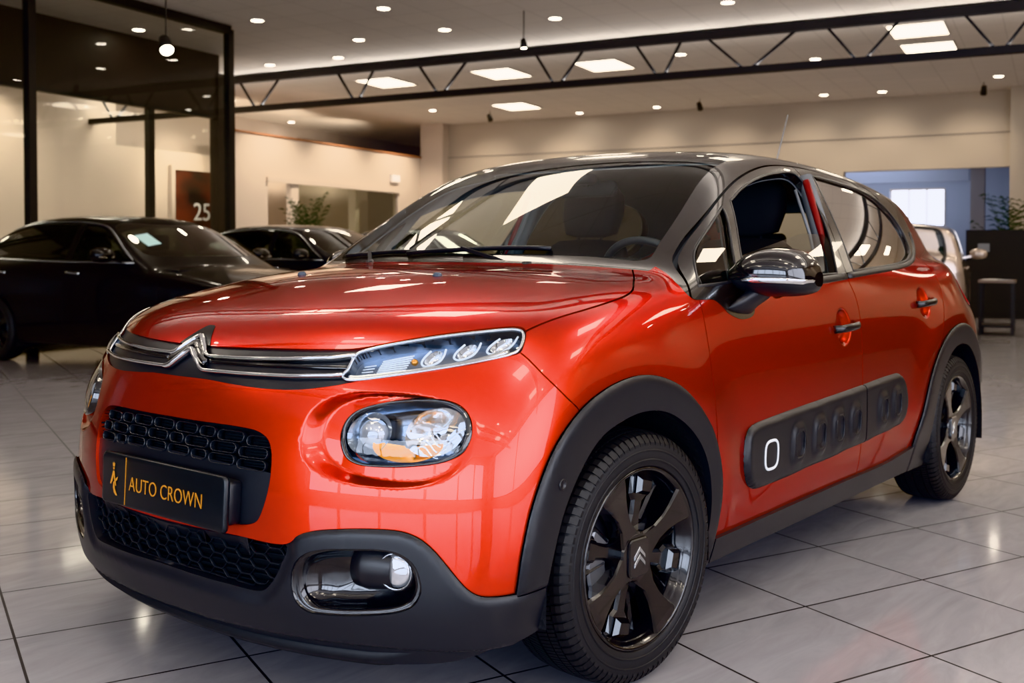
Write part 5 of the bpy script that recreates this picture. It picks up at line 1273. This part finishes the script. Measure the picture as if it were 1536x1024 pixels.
# ================================================================= BACKGROUND CARS
def bgcar(name,label,loc,rotz,paint,kind='sedan',glass=None,chrome=True,note=False,wheels=True,group=None):
    LOCAL[0]=True; R=empty(name,loc,label,'car',group,rotz); glass=glass or M_bgglass
    if kind=='sedan':
        WB,FO,RO=2.85,.86,1.12
        hz=Spl([-.9,-.7,-.3,.3,.7,1.0,2.9,3.3,3.6,4.0,4.4],[.66,.76,.85,.93,.965,1.02,1.06,1.05,1.04,1.02,.97]); rz=Spl([.7,1.2,1.7,2.1,2.6,3.0,3.4],[1.28,1.375,1.435,1.45,1.43,1.38,1.30]); xr=WB+RO; wsx,wsl=.62,27; rgx,rgl=3.70,24; wg=Spl([.5,1.2,2,3,3.8],[.80,.82,.82,.77,.68])
    else:
        WB,FO,RO=2.6,.80,.72
        hz=Spl([-.9,-.7,-.3,.3,.7,1.0,2.9,3.6],[.72,.84,.94,1.03,1.05,1.10,1.10,1.10]); rz=Spl([.4,.8,1.3,1.8,2.4,2.9,3.3],[1.36,1.42,1.455,1.462,1.45,1.425,1.40]); xr=WB+RO; wsx,wsl=.22,33; rgx,rgl=xr-.04,84; wg=Spl([.3,.8,2,3,3.4],[.80,.83,.85,.85,.84])
    def F(X,Y,z):
        y=np.abs(Y); side=y-.895+sT(z)*1.0; front=((-FO+.02+.35*(z-.55)**2)+.40*y**2.6-X)/np.sqrt(1+(1.04*y**1.6)**2)
        top=z-(hz(X)-.05*(y/.8)**2.5); rear=(X-(xr-.06*(z-.6)**2-(.28 if kind=='sedan' else .14)*y**3))/1.1
        L=smax(smax(smax(side,top,.14),front,.14),rear,.14); L=smax(L,.20-z,.04)
        dz=z-1.0; sg=(y-(wg(X)-sTG(z)*(1. if kind=='sedan' else .55)))*.9; a=math.radians(wsl); wind=(-(X-wsx-.33*y*y)*math.sin(a)+(z-1.0)*math.cos(a))
        b=math.radians(rgl); rg=((X-rgx+(.30 if kind=='sedan' else .10)*y*y)*math.sin(b)+(z-1.0)*math.cos(b))
        G=smax(smax(smax(smax(z-(rz(X)-.09*y*y-.1*y**4),sg,.12),wind,.08),rg,.08),.85-z,.02)
        return smin(L,G,.04)
    h=.03
    V,Q=surface_nets(F,(-1.0,-.96,.15),(xr+.1,.045,1.55),h); V=project(V,F); T=np.concatenate([Q[:,[0,1,2]],Q[:,[0,2,3]]]); pc,_=cut(Piece(V,T),lambda P:P[:,1])
    def arch(cx): return lambda V:np.maximum(np.hypot(V[:,0]-cx,V[:,2]-.33)-.375,.5-np.abs(V[:,1]))
    _,pc=cut(pc,arch(0)); _,pc=cut(pc,arch(WB))
    if kind=='sedan':
        W1=smooth([(.93,1.0),(1.13,1.12),(1.30,1.22),(1.47,1.305),(1.74,1.345),(1.72,1.01)],n=4,sharp=(0,4,5)); W2=smooth([(1.82,1.348),(2.2,1.355),(2.6,1.33),(2.95,1.26),(3.22,1.15),(3.30,1.06),(3.0,1.035),(1.82,1.012)],n=4,sharp=(0,7))
        WS_=smooth([(.70,0),(.74,.35),(.88,.66),(1.05,.67),(1.38,.60),(1.42,.5),(1.33,.25),(1.30,0)],closed=False,n=4)
        RG=None
    else:
        W1=smooth([(.66,1.04),(.90,1.20),(1.08,1.31),(1.28,1.36),(1.50,1.365),(1.48,1.05)],n=4,sharp=(0,4,5)); W2=smooth([(1.56,1.365),(2.1,1.355),(2.75,1.32),(2.95,1.20),(2.90,1.08),(1.56,1.055)],n=4,sharp=(0,5))
        WS_=smooth([(.28,0),(.33,.35),(.47,.66),(.60,.67),(.80,.60),(.85,.5),(.78,.25),(.76,0)],closed=False,n=4)
        RG=np.array([(-.60,1.02),(.60,1.02),(.57,1.32),(-.57,1.32)])
    wp=[]
    for Wn in (W1,W2):
        g,pc=cut(pc,lambda V:np.maximum(poly_sdf(V[:,[0,2]],Wn,.4),.4-np.abs(V[:,1]))); wp.append(g)
    WS2=np.concatenate([WS_,(WS_*[1,-1])[::-1]]); ws_,pc=cut(pc,lambda V:np.maximum(poly_sdf(V[:,[0,1]],WS2,.4),.9-V[:,2]))
    both_=lambda q:join(q,mirror(q))
    body=skin('body_shell',both_(pc),paint,R,F=F,flange=.02,reproj=False)
    skin('windshield',both_(ws_),glass,R,F=F,flange=0,reproj=False)
    for g in wp: skin('side_window',g,glass,R,F=F,flange=0,off=-.008,reproj=False); skin('side_window',mirror(g),glass,R,F=F,flange=0,off=-.008,reproj=False)
    if RG is not None:
        RG2=smooth([(-.62,.93),(.62,.93),(.68,1.0),(.64,1.29),(.58,1.34),(-.58,1.34),(-.64,1.29),(-.68,1.0)],n=4)
        P_=[(1.0,y,z) for y,z in RG2]; P3=march(np.array([(xr+.6,y,z) for y,z in RG2]),[-1,0,0],F)+np.array([.006,0,0]); mb=MB(); c=P3.mean(0); mb.add([tuple(c)]+[tuple(p) for p in P3],[(0,1+i,1+(i+1)%len(P3)) for i in range(len(P3))],0); mb.build('rear_window',mat('dark_rear_glass',(.012,.02,.016),rough=.04,coat=1),R)
        mb=MB(); ribbon(mb,P3,nrm(P3,F),.03,.006,closed=True); mb.build('window_seal',M_trim,R)
        for s in (1,-1):
            mb=MB(); mb.rbox((xr-.20,s*.78-.06,.55),(xr-.06,s*.78+.05,.74),.04,axis=0); mb.build('tail_lamp',mat('bg_tail',(.4,.02,.02),rough=.2),R)
        mb=MB(); mb.lathe([(.03,0),(.02,.05),(0,.07)],12,'z',center=(2.9,0,1.40)); mb.build('roof_fin',M_trim,R)
    side=lambda Q,s:march(np.array([(x,s*1.2,z) for x,z in Q]),[0,-s,0],F)
    for s in (1,-1):
        if chrome:
            mb=MB(); Q=smooth([(.87,.985),(1.09,1.122),(1.26,1.232),(1.45,1.325),(1.78,1.368),(2.2,1.378),(2.62,1.352),(3.0,1.275),(3.28,1.155),(3.37,1.05),(3.0,1.018),(1.8,.992)],n=4,sharp=(0,)); P=side(Q,s); ribbon(mb,P,nrm(P,F),.022,.006,closed=True); mb.build('chrome_window_line',M_satin,R)
        for hx in (1.62,2.72) if kind=='sedan' else (1.35,2.3):
            P=side(smooth([(hx-.10,.875),(hx+.10,.885)],closed=False,n=5),s); mb=MB(); ribbon(mb,P+nrm(P,F)*.02,nrm(P,F),.024,.014); mb.build('door_handle',M_satin if chrome else paint,R)
        mx=1.08 if kind=='sedan' else .62
        mb=MB(); rows=[]
        for yy,rx,rz_ in ((.90,.03,.03),(.93,.075,.06),(.98,.085,.07),(1.05,.08,.066),(1.10,.055,.05),(1.115,.01,.01)): rows.append([(mx+.03*(yy-.9)+rx*math.cos(t)*(1.2 if math.cos(t)<0 else .5),s*yy,1.055+rz_*math.sin(t)) for t in np.linspace(0,2*math.pi,21)])
        sheet(mb,rows); mb.bar((mx,s*.80,1.0),(mx,s*.95,1.03),.05,.03); mi=mb.build('side_mirror',paint,R)
        mb=MB(); mb.box((mx-.09,s*.93-.0,1.028),(mx-.07,s*1.09,1.045)) if s>0 else mb.box((mx-.09,-1.09,1.028),(mx-.07,-.93,1.045)); mb.build('indicator_blade',M_satin,mi)
        Q=smooth([(-.55,.62),(-.62,.70),(-.50,.76),(-.30,.78),(-.38,.68)],n=4); P=side(Q,s)+nrm(side(Q,s),F)*.004; mb=MB(); mb.add([tuple(P.mean(0))]+[tuple(p) for p in P],[(0,1+i,1+(i+1)%len(P)) for i in range(len(P))]); mb.build('headlamp',mat('bg_lamp',(.5,.52,.55),rough=.1,metal=.6),R)
    # door shut lines as dark grooves
    for s in (1,-1):
        for Q in ([(.55,.95),(.50,.7),(.55,.3)],[(1.78,.99),(1.78,.6),(1.76,.3)],[(2.85,.99),(2.80,.8),(2.55,.62)]) if kind=='sedan' else ([(.52,.98),(.50,.6),(.52,.3)],[(1.52,1.0),(1.52,.3)],[(2.55,1.0),(2.5,.75)]):
            P=side(smooth(Q,closed=False,n=6),s); mb=MB(); ribbon(mb,P,nrm(P,F),.006,.0015); mb.build('shut_line',M_dark,R)
    # cabin contents
    mb=MB(); mb.box((.5,-.76,.3),(xr-.5,.76,.50)); mb.box((.4,-.72,.6),(1.05,.72,.92)); mb.box((xr-1.2,-.7,.5),(xr-.8,.7,.95))
    for y in (-.37,.37): mb.rbox((1.75,y-.24,.5),(1.95,y+.24,1.10),.06,axis=1); mb.rbox((1.86,y-.13,1.10),(1.96,y+.13,1.26),.04,axis=1)
    mb.tube([(1.15+.05*math.sin(t),-.37+.18*math.cos(t),.92+.17*math.sin(t)) for t in np.linspace(0,2*math.pi,24,endpoint=False)],.014,6,closed=True)
    mb.build('cabin',M_int,R)
    if note:
        P=march(np.array([(.9,y,1.9) for y in (.1,)]),[0,0,-1],F)[0]
        pts=march(np.array([(x,y,1.9) for x,y in ((.98,.40),(.98,.56),(1.18,.56),(1.18,.40))]),[0,0,-1],F)+np.array([0,0,.004]); mb=MB(); mb.add([tuple(p) for p in pts],[(0,1,2,3)]); mb.build('price_sheet',mat('price_sheet',(.42,.62,.62),rough=.5,emis=(.5,.8,.8),es=.1),R)
    mb=MB()
    for cx in (0,WB):
        for s in (1,-1):
            rows=[[(cx+.375*k*math.cos(t),s*yv,.33+.375*k*math.sin(t)) for t in np.linspace(-.5,math.pi+.5,25)] for yv,k in ((.87,1.0),(.6,1.0))]; sheet(mb,rows); mb.add([(cx+.375*math.cos(t),s*.6,.33+.375*math.sin(t)) for t in np.linspace(-.5,math.pi+.5,25)],[tuple(range(25))])
    mb.box((-.6,-.55,.2),(xr-.2,.55,.3)); mb.build('underbody',M_liner,R)
    if wheels:
        for x,y,r in ((0,-.78,0),(WB,-.78,0),(0,.78,math.pi),(WB,.78,math.pi)):
            w=copy_tree(wheel,R); w.matrix_parent_inverse=Matrix.Identity(4); w.location=(x,y,WZ); w.rotation_euler=(0,0,r)
    LOCAL[0]=False; return R
M_bgglass=glassmat('dark_car_glass',(.34,.37,.35),refl=2.2)
P_blk=mat('black_car_paint',(.004,.004,.005),rough=.3,spec=.15,coat=.45,coat_rough=.03); P_dk=mat('dark_blue_paint',(.008,.009,.013),rough=.3,spec=.15,coat=.55,coat_rough=.03); P_silver=mat('champagne_paint',(.50,.42,.37),rough=.3,metal=.7,coat=1)
def cxy(loc,rot,local):  # world position from a local anchor
    c,s=math.cos(rot),math.sin(rot); return (loc[0]-(local[0]*c-local[1]*s),loc[1]-(local[0]*s+local[1]*c),0)
r1=math.radians(99)
A1w=W(4.31,5.64); bgcar('sedan_car','black saloon with chrome window line and a pale price sheet, left of the red car',cxy(A1w,r1,(.84,.82)),r1,P_blk,'sedan',note=True)
A2w=W(7.95,6.30); bgcar('sedan_car','dark grey saloon parked behind the black saloon, left of the windshield',cxy(A2w,r1,(.84,.82)),r1,P_dk,'sedan')
A3w=W(10.6,6.0); bgcar('sedan_car','third dark saloon in the row, barely showing behind the red windshield pillar',cxy(A3w,r1,(.84,.82)),r1,P_blk,'sedan')
r3=math.radians(16+180-1)
A4w=W(10.3,-.74); 
bgcar('small_van_car','champagne silver car seen from behind at the right, past the red car',cxy(A4w,r3,(3.25,.80)),r3,P_silver,'hatch',chrome=False)
# ---------------------------------------------------------------- camera
cam=bpy.data.cameras.new('camera'); co=bpy.data.objects.new('camera',cam); COL.objects.link(co); bpy.context.scene.camera=co
def setcam():
    yaw,pitch=math.radians(39.2),math.radians(-1.31)
    f=Vector((math.cos(yaw)*math.cos(pitch),math.sin(yaw)*math.cos(pitch),math.sin(pitch)))
    r=f.cross(Vector((0,0,1))).normalized();u=r.cross(f)
    M=Matrix((r,u,-f)).transposed().to_4x4();M.translation=(-2.264,-2.275,1.084);co.matrix_world=M
    cam.sensor_width=36;cam.lens=1596*36/1536;cam.shift_y=-(512-414)/1536
    cam.clip_end=200
setcam()
w=bpy.data.worlds.new('world');bpy.context.scene.world=w;w.use_nodes=True
w.node_tree.nodes['Background'].inputs[0].default_value=(.9,.8,.7,1); w.node_tree.nodes['Background'].inputs[1].default_value=.15
cam.dof.use_dof=True; cam.dof.focus_distance=2.75; cam.dof.aperture_fstop=4.5
sc=bpy.context.scene; sc.view_settings.view_transform='Khronos PBR Neutral'; sc.view_settings.exposure=0.1
sc.cycles.max_bounces=8; sc.cycles.transparent_max_bounces=16; sc.cycles.diffuse_bounces=4; sc.cycles.glossy_bounces=4; sc.cycles.caustics_reflective=False; sc.cycles.caustics_refractive=False
sc.cycles.sample_clamp_indirect=4.; sc.cycles.use_denoising=True
